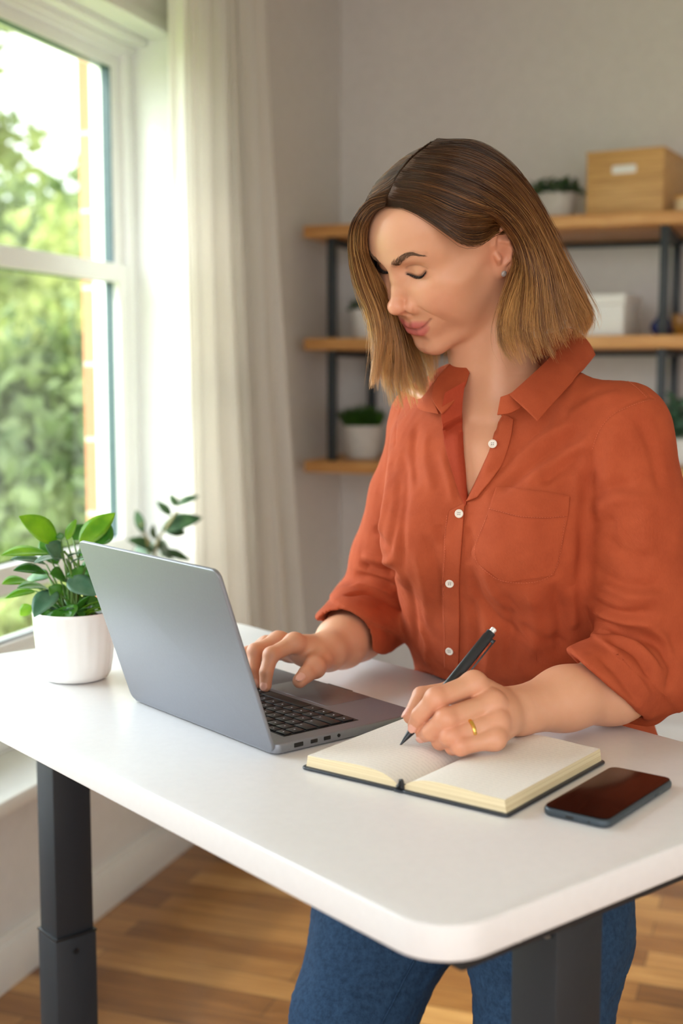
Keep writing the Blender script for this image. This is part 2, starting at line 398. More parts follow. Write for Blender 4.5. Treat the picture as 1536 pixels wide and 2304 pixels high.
tree('shrub', 'low sunlit shrub outside seen behind the top leaves of the desk plant', -3.5, 5.3, 1.0, .42, .05, M_tree, 4000, .06, 11, 'shrub')
tree('tree', 'distant tree rising beside the brick edge, far beyond the shrub', -12.5, 20.5, 5.0, 2.2, 1.4, M_tree2, 4200, .22, 13)
bm = bmesh.new()
for i in range(26): add_box(bm, (0, i * .2, .55), (.03, .07, 1.5), 0, .004)
for z in (.15, .95): add_box(bm, (.03, 2.5, z), (.03, 5.2, .06))
fn = obj('garden_fence', bm, plain('weathered_fence', srgb(150, 160, 140), .8)); fn.location = (-7.2, 10.9, -.35); fn.rotation_euler = (0, 0, 1.05)
tag(fn, 'weathered upright picket fence in the garden outside the window', 'fence')

# ================================================================ DESK
DA = -math.atan2(.5197, .8543); DC = V3(-.2355, .8895, .95)
DU = V3(.8543, -.5197, 0); DN = V3(.5197, .8543, 0)
DW, DD = 1.13, .572
desk = empty('standing_desk', (DC[0], DC[1], 0), DA)
tag(desk, 'white-topped standing desk with rounded corners and dark graphite legs', 'desk')
def D(a, b, z=.95): return DC + DU * a + DN * b + V3(0, 0, z - .95)
bm = bmesh.new(); pts = [(x - DW / 2, y + DD / 2) for x, y in rrect(DW, DD, .05, 10)]; add_slab(bm, pts, .919, .95, .0035); obj('tabletop', bm, M_desk, desk, 25)
for nm, a0 in (('left', -1.112), ('right', -.114)):
    b0 = .2; w = .056; dpt = .064
    lg = box('leg', (a0 + w / 2, b0 + dpt / 2, .70), (w, dpt, .40), M_metal, desk, 0, .003)
    lo = box('leg_sleeve', (a0 + w / 2, b0 + dpt / 2, .2625), (w + .006, dpt + .006, .485), M_metal, lg, 0, .003)
    bm = bmesh.new(); add_box(bm, (a0 + w / 2, b0 + dpt / 2, .507), (w + .0065, dpt + .0065, .004), 0, .0005); obj('collar_ring', bm, M_dark, lg)
    bm = bmesh.new(); bmesh.ops.create_cone(bm, cap_ends=True, segments=16, radius1=.0045, radius2=.0045, depth=.004, matrix=Matrix.Translation((a0 + w + .004, b0 + .03, .483)) @ Matrix.Rotation(PI / 2, 4, 'Y')); obj('screw_hole', bm, M_dark, lg)
    bm = bmesh.new(); add_slab(bm, [(a0 + w / 2 + x, DD / 2 - .01 + y) for x, y in rrect(.07, .54, .02, 5)], .0, .02, .004); obj('foot', bm, M_metal, desk)
    sx = a0 + w / 2
    bm = bmesh.new(); add_box(bm, (sx + .03, DD / 2 + .015, .905), (.045, .49, .028), 0, .003)
    add_box(bm, (sx, b0 + .03, .905), (.10, .12, .024), 0, .003); obj('side_bracket', bm, M_metal, desk)
    bm = bmesh.new()
    for bx in (.12,): bmesh.ops.create_cone(bm, cap_ends=True, segments=14, radius1=.006, radius2=.006, depth=.004, matrix=Matrix.Translation((sx + .054, bx, .905)) @ Matrix.Rotation(PI / 2, 4, 'Y'))
    obj('bolt', bm, plain('zinc_bolt', srgb(150, 155, 150), .3, 1.), desk)
    bm = bmesh.new(); add_slab(bm, [(sx + .012 + x, b0 - .006 + y * 0 + 0) if False else (sx + x - .0, b0 - .004 + y) for x, y in rrect(.045, .006, .002, 2)], .868, .893, .001); obj('mounting_plate', bm, plain('steel_plate', srgb(120, 124, 124), .35, .8), desk)
bm = bmesh.new(); add_box(bm, (-.58, .215, .895), (.92, .035, .03), 0, .003); add_box(bm, (-.58, .27, .895), (.92, .03, .03), 0, .003); obj('crossbar', bm, M_metal, desk)

# ================================================================ LAPTOP
M_alu = plain('space_grey_aluminium', srgb(140, 142, 149), .45, .65, bump=.05, bscale=2500, var=.015)
M_key = plain('black_keycap', srgb(20, 20, 23), .45)
M_leg = plain('key_legend_white', srgb(215, 220, 230), .5)
lap = empty('laptop', D(-.6005, .169), DA)
tag(lap, 'open space-grey laptop standing on the desk left of the notebook', 'laptop')
LW, LD, LT = .3126, .2212, .0135
bm = bmesh.new(); prt = [(x, y + LD / 2) for x, y in rrect(LW, LD, .011, 6)]
add_slab(bm, prt, .0015, LT, .0025); obj('base', bm, M_alu, lap, 25)
bm = bmesh.new()
bm.free()
for x in (-.13, .13):
    for y in (.02, .2):
        bm = bmesh.new(); add_lathe(bm, [(0, 0), (.006, 0), (.006, .003), (0, .003)], (x, y, 0), 14); obj('rubber_foot', bm, M_dark, lap)
kb = box('keyboard_well', (0, .083, LT - .0004), (.274, .110, .0014), plain('keyboard_well_black', srgb(12, 12, 14), .55), lap)
rows = [(6.2, [1] * 14), (8.2, [1] * 13 + [1.5]), (8.2, [1.5] + [1] * 12 + [1]), (8.2, [1.8] + [1] * 11 + [1.7]), (8.2, [2.3] + [1] * 10 + [2.2]), (8.2, [1, 1, 1, 1.25, 5, 1.25, 1, 1, 1, 1])]
y = .0305
for ri, (hh, ws) in enumerate(rows):
    kh = .0105 if ri == 0 else .0158; tot = sum(ws); unit = (.268 - .0026 * (len(ws) - 1)) / tot; x = .134
    for w_ in ws:                      # user sits on the far side: first key is at +x
        ww = w_ * unit; bm = bmesh.new(); add_box(bm, (x - ww / 2, y + kh / 2, LT + .0012), (ww, kh, .0018), 0, .0006, 2)
        if not (ri == 5 and w_ == 5):
            add_box(bm, (x - ww / 2 + (0 if w_ <= 1.3 else -ww * .3), y + kh / 2, LT + .00215), (.0024, .0006, .0002), 0, 0, 1, 1)
            add_box(bm, (x - ww / 2 + (.001 if w_ <= 1.3 else -ww * .3), y + kh / 2 - .001, LT + .00215), (.0006, .0026, .0002), 0, 0, 1, 1)
        obj('key', bm, [M_key, M_leg], kb, 40)
        x -= ww + .0026
    y += kh + .0026
bm = bmesh.new(); pts = [(x, y + .183) for x, y in rrect(.130, .072, .004, 4)]; add_slab(bm, pts, LT - .0006, LT + .00025, .0001); obj('trackpad', bm, plain('trackpad_grey', srgb(140, 141, 148), .35, .8), lap)
bm = bmesh.new()
for b_, w_ in ((.034, .013), (.056, .010), (.075, .010)): add_box(bm, (LW / 2 - .0005, b_, .0078), (.0024, w_, .0052 if w_ > .011 else .0046), 0, .0008)
bmesh.ops.create_cone(bm, cap_ends=True, segments=16, radius1=.0021, radius2=.0021, depth=.0024, matrix=Matrix.Translation((LW / 2 - .0005, .092, .0078)) @ Matrix.Rotation(PI / 2, 4, 'Y'))
obj('port', bm, M_dark, lap)
bm = bmesh.new(); add_box(bm, (0, LD - .0012, LT - .0006), (.05, .004, .0016), 0, .0006); obj('finger_notch', bm, M_dark, lap)
bm = bmesh.new(); add_tube(bm, [(-.13, .006, .0125), (.13, .006, .0125)], .0045, 12); obj('hinge', bm, M_dark, lap)
LID = Matrix.Translation((0, .002, .004)) @ Matrix.Rotation(math.radians(19), 4, 'X') @ Matrix.Rotation(PI / 2, 4, 'X')   # lid plane: x right, y up along lid, z towards camera
bm = bmesh.new(); add_slab(bm, [(x, y + .1125) for x, y in rrect(LW, .225, .011, 6)], -.0025, .0025, .0016, LID); obj('lid', bm, M_alu, lap, 25)
bm = bmesh.new(); add_slab(bm, [(x, y + .118) for x, y in rrect(LW - .008, .208, .006, 4)], -.0032, -.0024, .0, LID); obj('screen', bm, plain('dark_display', srgb(20, 20, 24), .08), lap)

# ================================================================ NOTEBOOK
def page_mat():
    t = NT('ruled_page'); v = t.coord(); sx = t.n('ShaderNodeSeparateXYZ'); t.l(v, sx.inputs[0])
    nz = t.noise(t.coord('Object', (420, 40, 1)), 1., 3, .6)
    w = t.n('ShaderNodeMath', operation='MULTIPLY_ADD'); t.l(sx.outputs['Y'], w.inputs[0]); w.inputs[1].default_value = 2 * PI / .0062
    nn = t.n('ShaderNodeMath', operation='MULTIPLY'); t.l(nz, nn.inputs[0]); nn.inputs[1].default_value = 2.6; t.l(nn.outputs[0], w.inputs[2])
    s = t.n('ShaderNodeMath', operation='SINE'); t.l(w.outputs[0], s.inputs[0])
    r = t.ramp(s.outputs[0], [(.80, (0, 0, 0, 1)), (.97, (1, 1, 1, 1))])
    gate = t.ramp(t.noise(t.coord('Object', (260, 160, 1)), 1., 2), [(.40, (0, 0, 0, 1)), (.52, (1, 1, 1, 1))])
    x1 = t.ramp(sx.outputs['X'], [(0, (.8, .8, .8, 1)), (.0001, (.8, .8, .8, 1))])
    m = t.n('ShaderNodeMath', operation='MULTIPLY'); t.l(r, m.inputs[0]); t.l(gate, m.inputs[1])
    m2 = t.n('ShaderNodeMath', operation='MULTIPLY'); t.l(m.outputs[0], m2.inputs[0]); m2.inputs[1].default_value = .22
    t.l(t.mix(srgb(243, 239, 231), srgb(120, 118, 116), m2.outputs[0]), t.b.inputs['Base Color']); t.set(Roughness=.75)
    return t.m
def edge_mat():
    t = NT('page_edges'); v = t.coord('Object', (1, 1, 900)); f = t.noise(v, 1., 2)
    t.l(t.ramp(f, [(.35, srgb(214, 192, 146)), (.6, srgb(240, 224, 186))]), t.b.inputs['Base Color']); t.set(Roughness=.8); t.l(t.bump(f, .5, .0006), t.b.inputs['Normal']); return t.m
M_page, M_edge = page_mat(), edge_mat()
M_cover = plain('black_notebook_cover', srgb(38, 44, 52), .4, bump=.15, bscale=1800)
sp0 = D(-.2690, .2000); nba = DA + math.atan2(.059, .239)
nb = empty('notebook', sp0, nba); tag(nb, 'open black-covered notebook with cream pages under the writing hand', 'notebook')
NH = .208; HW = .124
def leafblock(sgn, tk, name):
    """page block on one side of the gutter; sgn -1 left, +1 right"""
    n = 22; m = 10; top = []; V = []; F = []; mi = []
    for i in range(n + 1):
        s = i / n; x = sgn * (.0015 + (HW - .005) * s); h = tk * (1 - math.exp(-s * 9)) * (1 - .12 * s) + .0012 + .0016 * math.sin(PI * min(1, s * 1.25)) 
        top.append((x + sgn * .0 , h))
    bm = bmesh.new()
    rows_t = []; rows_b = []
    for j in range(m + 1):
        y = NH * j / m; rows_t.append([bm.verts.new((x, y, .0032 + h)) for x, h in top]); rows_b.append([bm.verts.new((x + sgn * .0022 * (1 if k == n else 0), y, .0032)) for k, (x, h) in enumerate(top)])
    def fc(vs, k): f = bm.faces.new(vs if sgn > 0 else vs[::-1]); f.material_index = k
    for j in range(m):
        for i in range(n):
            fc((rows_t[j][i], rows_t[j][i + 1], rows_t[j + 1][i + 1], rows_t[j + 1][i]), 0)
            fc((rows_b[j][i], rows_b[j + 1][i], rows_b[j + 1][i + 1], rows_b[j][i + 1]), 1)
        fc((rows_t[j][n], rows_b[j][n], rows_b[j + 1][n], rows_t[j + 1][n]), 1); fc((rows_t[j][0], rows_t[j + 1][0], rows_b[j + 1][0], rows_b[j][0]), 1)
    for i in range(n):
        fc((rows_t[0][i], rows_b[0][i], rows_b[0][i + 1], rows_t[0][i + 1]), 1); fc((rows_t[m][i], rows_t[m][i + 1], rows_b[m][i + 1], rows_b[m][i]), 1)
    obj(name, bm, [M_page, M_edge], nb, 30)
    # loose leaves fanned a little over the block
leafblock(-1, .0125, 'page_block'); leafblock(1, .0135, 'page_block')
bm = bmesh.new()
for sg in (-1, 1): add_slab(bm, [(sg * (HW / 2 + .003) + x, y + NH / 2 - .0005) for x, y in rrect(HW, NH + .009, .006, 5)], .0005, .0034, .0012)
add_slab(bm, [(x, y + NH / 2 - .0005) for x, y in rrect(.012, NH + .009, .002, 3)], 0, .0024, .0008)
obj('cover', bm, M_cover, nb)
bm = bmesh.new(); add_tube(bm, spline([(-.0035, -.001, .004), (-.001, .0005, .008), (.0005, -.0005, .012), (.002, .0, .0085), (.0035, -.001, .004)], 14), .0022, 8); add_box(bm, (0, .002, .0045), (.009, .006, .006), 0, .001); obj('headband', bm, M_dark, nb)
bm = bmesh.new()

# ================================================================ PHONE
M_phone = plain('dark_phone_case', srgb(66, 76, 84), .38, .3, var=.02)
pc = D(-.1172, .3432); pa = DA + math.atan2(.166, -.0405) - PI / 2
ph = empty('smartphone', pc, pa); tag(ph, 'black smartphone lying face up on the desk right of the notebook', 'phone')
bm = bmesh.new(); add_slab(bm, rrect(.071, .158, .011, 7), 0, .0088, .0036, seg=5); obj('phone_body', bm, M_phone, ph, 50)
bm = bmesh.new(); add_slab(bm, rrect(.0672, .1542, .009, 7), .0086, .0093, .0002); obj('screen', bm, plain('phone_glass', srgb(7, 6, 6), .14, spec=.16), ph)
bm = bmesh.new(); add_box(bm, (-.004, -.0788, .0042), (.0085, .0016, .0026), 0, .0006); add_box(bm, (.016, -.0788, .0042), (.0022, .0016, .0018), 0, .0005); obj('port', bm, M_dark, ph)
bm = bmesh.new(); add_box(bm, (.0355, .035, .0044), (.0012, .014, .0022), 0, .0005); obj('side_button', bm, M_phone, ph)

# ================================================================ DESK PLANT
PC = D(-.917, .172)
pot = empty('potted_plant', PC); tag(pot, 'leafy green plant in a white ribbed ceramic pot at the left end of the desk', 'plant')
bm = bmesh.new()
wob = lambda a, z: .0075 * math.sin(a * 24) * (1 if .015 < z < .088 else 0) + .003 * math.sin(a * 5 + 1)
add_lathe(bm, [(0, .0005), (.040, .0005), (.0445, .003), (.0485, .010), (.0515, .025), (.0535, .045), (.0552, .065), (.0565, .082), (.0575, .092), (.0578, .095), (.0568, .0972), (.0548, .0965), (.0538, .092), (.053, .080), (.052, .06), (0, .06)], seg=96, wob=wob)
obj('pot', bm, M_ceram, pot, 60)
bm = bmesh.new(); bmesh.ops.create_grid(bm, x_segments=24, y_segments=24, size=.0505)
for v in bm.verts:
    r = max(abs(v.co.x), abs(v.co.y)); l = math.hypot(v.co.x, v.co.y) or 1; v.co *= r / l; v.co.z = .083 + rnd.uniform(-.002, .003)
obj('soil', bm, M_soil, pot)
RIGHT, TOCAM = CR, -FH
def pl(px, py, d=0.): return ray(px, py) * ((PC - CAM) @ CF - d) + CAM - PC       # d metres nearer than the pot axis
LV = [ # base px, tip px, width px, nearness base/tip, material, facing
 ((128, 1220), (45, 1160), 42, .0, .03, 0, .5), ((108, 1246), (3, 1246), 34, .0, .04, 0, .8), ((180, 1228), (258, 1152), 38, .0, -.02, 0, .4),
 ((215, 1225), (248, 1178), 44, -.01, -.02, 1, .3), ((150, 1215), (171, 1168), 15, 0, .0, 0, .2), ((137, 1214), (134, 1198), 13, 0, .0, 1, .2),
 ((140, 1252), (103, 1226), 34, 0, .02, 2, .4), ((143, 1258), (77, 1264), 26, .01, .05, 2, .9), ((104, 1270), (24, 1256), 28, 0, .03, 2, .8),
 ((104, 1290), (31, 1281), 33, .01, .04, 1, .7), ((62, 1308), (5, 1312), 28, .0, .03, 0, .7), ((115, 1330), (40, 1320), 36, .01, .05, 1, .7),
 ((80, 1330), (12, 1344), 20, .0, .03, 0, .7), ((125, 1328), (76, 1386), 36, .02, .06, 2, .45), ((141, 1366), (146, 1406), 50, .035, .055, 1, .1),
 ((147, 1302), (113, 1290), 32, .01, .03, 1, .5), ((153, 1254), (190, 1242), 18, 0, .02, 2, .9), ((159, 1268), (200, 1250), 14, 0, .02, 2, .9),
 ((152, 1304), (218, 1338), 34, .02, .04, 2, .5), ((190, 1340), (230, 1372), 18, .01, .02, 1, .6), ((70, 1362), (45, 1385), 20, .0, .0, 0, .5),
 ((165, 1215), (200, 1180), 28, -.02, -.04, 1, .5), ((175, 1260), (215, 1235), 30, -.02, -.03, 1, .6), ((180, 1290), (235, 1270), 34, -.02, -.03, 1, .6),
 ((175, 1310), (232, 1318), 30, .0, .0, 1, .6), ((150, 1330), (190, 1390), 26, .0, .03, 1, .5), ((120, 1350), (95, 1390), 24, -.01, .02, 1, .5),
 ((170, 1345), (215, 1382), 22, -.02, -.02, 1, .6), ((110, 1300), (60, 1300), 30, -.03, -.05, 1, .6), ((130, 1270), (90, 1215), 30, -.03, -.05, 1, .5),
 ((160, 1320), (185, 1290), 26, .0, .01, 2, .5), ((135, 1340), (110, 1320), 26, .02, .03, 1, .5), ((165, 1280), (180, 1300), 30, .01, .02, 1, .4)]
PX = 1.76 / 2853
ms = [M_leafA, M_leafB, M_leafC]
sb = bmesh.new()
for i, (b_, t_, w_, d0, d1, mi, up) in enumerate(LV):
    bm = bmesh.new(); B_, T_ = pl(*b_, d0), pl(*t_, d1); nrm = V3(0, 0, up) + TOCAM * (1 - up) + V3(*[rnd.uniform(-.12, .12) for _ in range(3)])
    add_leaf(bm, B_, T_, w_ * PX * 1.5, nrm, .05, .22 if mi else .14, 10, 0, .04); obj('leaf', bm, ms[mi], pot, None)
    root = V3(rnd.uniform(-.012, .012), rnd.uniform(-.012, .012), .082); hz = B_[2]
    mid = np.array([B_[0] * .35 + root[0] * .65, B_[1] * .35 + root[1] * .65, .082 + (hz - .082) * .55])
    add_tube(sb, spline([root, mid, B_], 8), np.linspace(.0017, .0010, 8), 6)
for k in range(3):
    root = V3(rnd.uniform(-.01, .01), rnd.uniform(-.01, .01), .08); add_tube(sb, spline([root, root * 1 + [.002, 0, .06], pl(147 + k * 5 - 3, 1240 + 18 * k)], 10), np.linspace(.0026, .0016, 10), 7)
obj('stem', sb, M_stem, pot, None)
for k in range(26):                       # low basal leaves inside the pot
    a = rnd.uniform(0, 2 * PI); r_ = rnd.uniform(.012, .03); bm = bmesh.new(); b_ = V3(math.cos(a) * r_ * .5, math.sin(a) * r_ * .5, .083); t_ = V3(math.cos(a) * (r_ + .025), math.sin(a) * (r_ + .025), .083 + rnd.uniform(.012, .045))
    add_leaf(bm, b_, t_, rnd.uniform(.010, .018), (0, 0, 1), .1, .3, 6); obj('leaf', bm, ms[rnd.choice((1, 1, 2, 0))], pot, None)

# plant standing on the window sill behind the laptop
sp = onx(352, 1300, -1.60); sp = V3(-1.635, sp[1], ZS)
sill_plant = empty('potted_plant', sp); tag(sill_plant, 'blurred long-leaved green plant on the window sill behind the laptop', 'plant')
bm = bmesh.new(); add_lathe(bm, [(0, .0), (.050, .0), (.058, .01), (.068, .10), (.070, .14), (.066, .14), (.06, .125), (0, .125)], seg=40); obj('pot', bm, M_matte, sill_plant)
dsp = (sp - CAM) @ CF
def p2(px, py, d=0.): return CAM + ray(px, py) * (dsp - d - .36 * min(1, max(0, (1310 - py) / 110))) - sp
sb = bmesh.new()
add_tube(sb, spline([V3(0, 0, .125), p2(345, 1300), p2(352, 1225), p2(372, 1190), p2(398, 1150)], 16), np.linspace(.006, .003, 16), 8)
add_tube(sb, spline([V3(.01, 0, .125), p2(330, 1290), p2(335, 1230), p2(318, 1180)], 12), np.linspace(.006, .003, 12), 8)
obj('stem', sb, plain('tan_stem', srgb(150, 140, 92), .6), sill_plant, None)
for b_, t_, w_ in (((362, 1192), (455, 1165), 34), ((385, 1160), (352, 1128), 16), ((396, 1138), (448, 1116), 16), ((398, 1140), (382, 1112), 14), ((322, 1200), (306, 1148), 18), ((350, 1235), (285, 1215), 26),
                   ((350, 1230), (385, 1250), 40), ((345, 1240), (330, 1265), 36), ((370, 1195), (420, 1200), 24), ((350, 1228), (300, 1240), 26), ((360, 1240), (430, 1262), 20), ((352, 1215), (345, 1180), 14),
                   ((340, 1250), (290, 1262), 26), ((360, 1250), (395, 1275), 30)):
    bm = bmesh.new(); add_leaf(bm, p2(*b_), p2(*t_, rnd.uniform(-.03, .03)), w_ * 1.15 * dsp / 2853, V3(0, 0, .5) + TOCAM * .7, .08, .2, 8); obj('leaf', bm, M_leafD, sill_plant, None)

# ================================================================ SHELF UNIT
YS, YR = 4.05, 4.55
su = empty('shelf_unit', (-1.6, YS, 0)); tag(su, 'black steel shelf unit with three oak boards against the back wall', 'shelf')
sl = lambda p: np.array(p, float) - V3(-1.6, YS, 0)
xr = .55
ztops = [ony(700, y_, YS)[2] for y_ in (507, 761, 1037)]
for z in ztops: box2('shelf_board', sl((-1.572, YS, z - .040)), sl((xr, YR, z)), M_shelf, su, .004)
xl = ony(745, 700, YS + .02)[0]; xp = ony(1491, 700, YS + .02)[0]
for xx in (xl, xp):
    for yy in (YS + .03, YR - .035):
        for z0, z1 in ((ztops[2], ztops[1] - .04), (ztops[1], ztops[0] - .04)):
            box2('post', sl((xx - .014, yy - .014, z0)), sl((xx + .014, yy + .014, z1)), M_post, su, .002)
    for z in ztops[:2]: box2('crossbar', sl((xx - .012, YS + .02, z - .062)), sl((xx + .012, YR - .02, z - .0401)), M_post, su, .001)
for z in ztops: box2('rail', sl((xl, YR - .02, z - .058)), sl((xp + .3, YR - .004, z - .0401)), M_post, su, .001)
def pot_on(name, label, px0, px1, pyb, pyt, yy, z, mat, taper=.85, cat='plant'):
    c0 = ony(px0, pyb, yy); c1 = ony(px1, pyb, yy); r = (c1[0] - c0[0]) / 2; h = (pyb - pyt) * (c0[1] / 2853) * 1.04
    e = empty(name, ((c0[0] + c1[0]) / 2, yy, z)); tag(e, label, cat)
    bm = bmesh.new(); add_lathe(bm, [(0, .001), (r * taper * .95, .001), (r * taper, .006), (r * (1 + taper) / 2, h * .5), (r, h - .004), (r * .99, h), (r * .92, h), (r * .9, h * .85), (0, h * .85)], seg=48); obj('pot', bm, mat, e)
    bm = bmesh.new(); bmesh.ops.create_circle(bm, cap_ends=True, segments=32, radius=r * .9, matrix=Matrix.Translation((0, 0, h * .9))); obj('soil', bm, M_soil, e)
    return e, r, h
def bushy(e, r, h, H, sp, n, wl_, mat, seed, grass=False):
    rg = random.Random(seed); bm = bmesh.new()
    for i in range(n):
        a = rg.uniform(0, 2 * PI); q = rg.random() ** .5; b_ = V3(math.cos(a) * r * .8 * q, math.sin(a) * r * .8 * q, h * .88)
        if grass: t_ = b_ + V3(math.cos(a) * sp * q, math.sin(a) * sp * q, H * rg.uniform(.7, 1.05) * (1 - .35 * q)); w = wl_
        else:
            el = rg.uniform(.1, 1.3); m_ = b_ + V3(math.cos(a) * math.cos(el) * sp, math.sin(a) * math.cos(el) * sp, math.sin(el) * H) * rg.uniform(.4, .9)
            d = V3(rg.uniform(-1, 1), rg.uniform(-1, 1), rg.uniform(-.3, 1)); t_ = m_ + d / np.linalg.norm(d) * wl_ * 2.2; add_tube(bm, [b_, m_], .0012, 4); b_ = m_; w = wl_ * 1.3
        add_leaf(bm, b_, t_, w, (rg.uniform(-.5, .5), rg.uniform(-.5, .5), 1), .05, .2, 4)
    obj('foliage', bm, mat, e, None)
zT, zM, zB = ztops
e, r, h = pot_on('potted_plant', 'small dark green plant in a pale pot left of the bamboo box', 1203, 1297, 468, 408, 4.25, zT, M_matte)
bushy(e, r, h, .055, .055, 170, .013, M_leafD, 3)
e, r, h = pot_on('potted_plant', 'small plant in a white pot on the middle shelf behind the hair', 790, 868, 757, 690, 4.26, zM, M_ceram, .8)
bushy(e, r, h, .055, .04, 90, .011, M_leafD, 4)
e, r, h = pot_on('potted_plant', 'bright green grass plant in a pale pot on the bottom shelf', 772, 858, 1034, 960, 4.25, zB, M_matte, .82)
bushy(e, r, h, .10, .035, 420, .006, M_grass, 5, True)
e, r, h = pot_on('potted_plant', 'grey-green leafy plant on the bottom shelf behind the right post', 1506, 1570, 1035, 975, 4.30, zB, M_ceram, .85)
bushy(e, r, h, .16, .08, 200, .016, M_leafC, 6)
# bamboo box
bx0 = ony(1303, 460, 4.16); bx1 = ony(1468, 460, 4.16); H_ = (462 - 330) * (bx0[1] / 2853) * 1.03
bb_ = empty('storage_box', ((bx0[0] + bx1[0]) / 2 + .05, 4.30, zT)); tag(bb_, 'bamboo storage box with a slot handle on the top shelf', 'box')
bw, bd = (bx1[0] - bx0[0]) * 1.08, .30
def boxshell(e, w, d, h, t, mat):
    bm = bmesh.new()
    add_box(bm, (0, 0, t / 2 + .001), (w, d, t)); add_box(bm, (0, -d / 2 + t / 2, h / 2), (w, t, h), 0, .002); add_box(bm, (0, d / 2 - t / 2, h / 2), (w, t, h), 0, .002)
    add_box(bm, (-w / 2 + t / 2, 0, h / 2), (t, d - 2 * t, h), 0, .002); add_box(bm, (w / 2 - t / 2, 0, h / 2), (t, d - 2 * t, h), 0, .002)
    return obj('box_body', bm, mat, e)
boxshell(bb_, bw, bd, H_, .010, M_bamboo); bb_.rotation_euler = (0, 0, math.radians(-9))
bm = bmesh.new(); add_box(bm, (0, 0, H_ + .004), (bw + .004, bd + .004, .010), 0, .002); obj('lid', bm, M_bamboo, bb_)
bm = bmesh.new(); add_slab(bm, rrect(.078, .026, .007, 5), -.0015, .002, .0008, Matrix.Translation((-.002, -bd / 2, H_ - .052)) @ Matrix.Rotation(PI / 2, 4, 'X')); obj('label_plate', bm, M_white, bb_)
e = empty('jar', (ony(1536, 450, 4.14)[0] + .01, 4.17, zT)); tag(e, 'small cream lidded jar at the right edge on the top shelf before the bamboo box', 'jar')
bm = bmesh.new(); add_lathe(bm, [(0, .001), (.034, .001), (.037, .006), (.037, .045), (0, .045)], seg=32); obj('jar_body', bm, plain('cream_ceramic', srgb(224, 200, 160), .4), e)
bm = bmesh.new(); add_lathe(bm, [(0, .045), (.039, .045), (.039, .056), (.03, .060), (0, .060)], seg=32); obj('lid', bm, M_shelf, e)
# white box middle shelf
w0 = ony(1290, 745, 4.16); w1 = ony(1398, 745, 4.16); hw = (750 - 660) * (w0[1] / 2853) * 1.03
wb = empty('storage_box', ((w0[0] + w1[0]) / 2 + .02, 4.27, zM)); tag(wb, 'white lidded storage box on the middle shelf right of the head', 'box'); wb.rotation_euler = (0, 0, math.radians(-7))
ww = w1[0] - w0[0]; boxshell(wb, ww, .22, hw - .012, .006, M_white)
bm = bmesh.new(); add_box(bm, (0, 0, hw - .018), (ww + .010, .23, .034), 0, .003); obj('lid', bm, M_white, wb)
def vase(px0, px1, pyb, pyt, yy, z, label, prof, mat, nm='vase'):
    c0 = ony(px0, pyb, yy); c1 = ony(px1, pyb, yy); r = (c1[0] - c0[0]) / 2; h = (pyb - pyt) * (c0[1] / 2853) * 1.04
    e = empty(nm, ((c0[0] + c1[0]) / 2, yy, z)); bm = bmesh.new(); add_lathe(bm, [(r * a, h * b + .001) for a, b in prof], seg=36); obj('body', bm, mat, e); tag(e, label, nm)
    bm = bmesh.new(); add_lathe(bm, [(r * prof[-2][0] * .9, h), (r * prof[-2][0] * 1.05, h + .002), (r * prof[-2][0] * 1.05, h + .006), (r * prof[-2][0] * .9, h + .008)], seg=30); obj('rim', bm, mat, e)
vase(1462, 1516, 742, 698, 4.28, zM, 'squat deep blue glazed vase beside the white box on the middle shelf', [(0, 0), (.6, 0), (1, .35), (.95, .6), (.5, .88), (.45, 1), (.0, .96)], plain('cobalt_glaze', srgb(26, 42, 104), .25))
vase(1510, 1552, 742, 702, 4.20, zM, 'small amber bowl at the right edge of the middle shelf', [(0, 0), (.5, 0), (.9, .4), (1, .8), (.95, 1), (.0, .6)], plain('amber_glaze', srgb(150, 104, 40), .3), 'bowl')

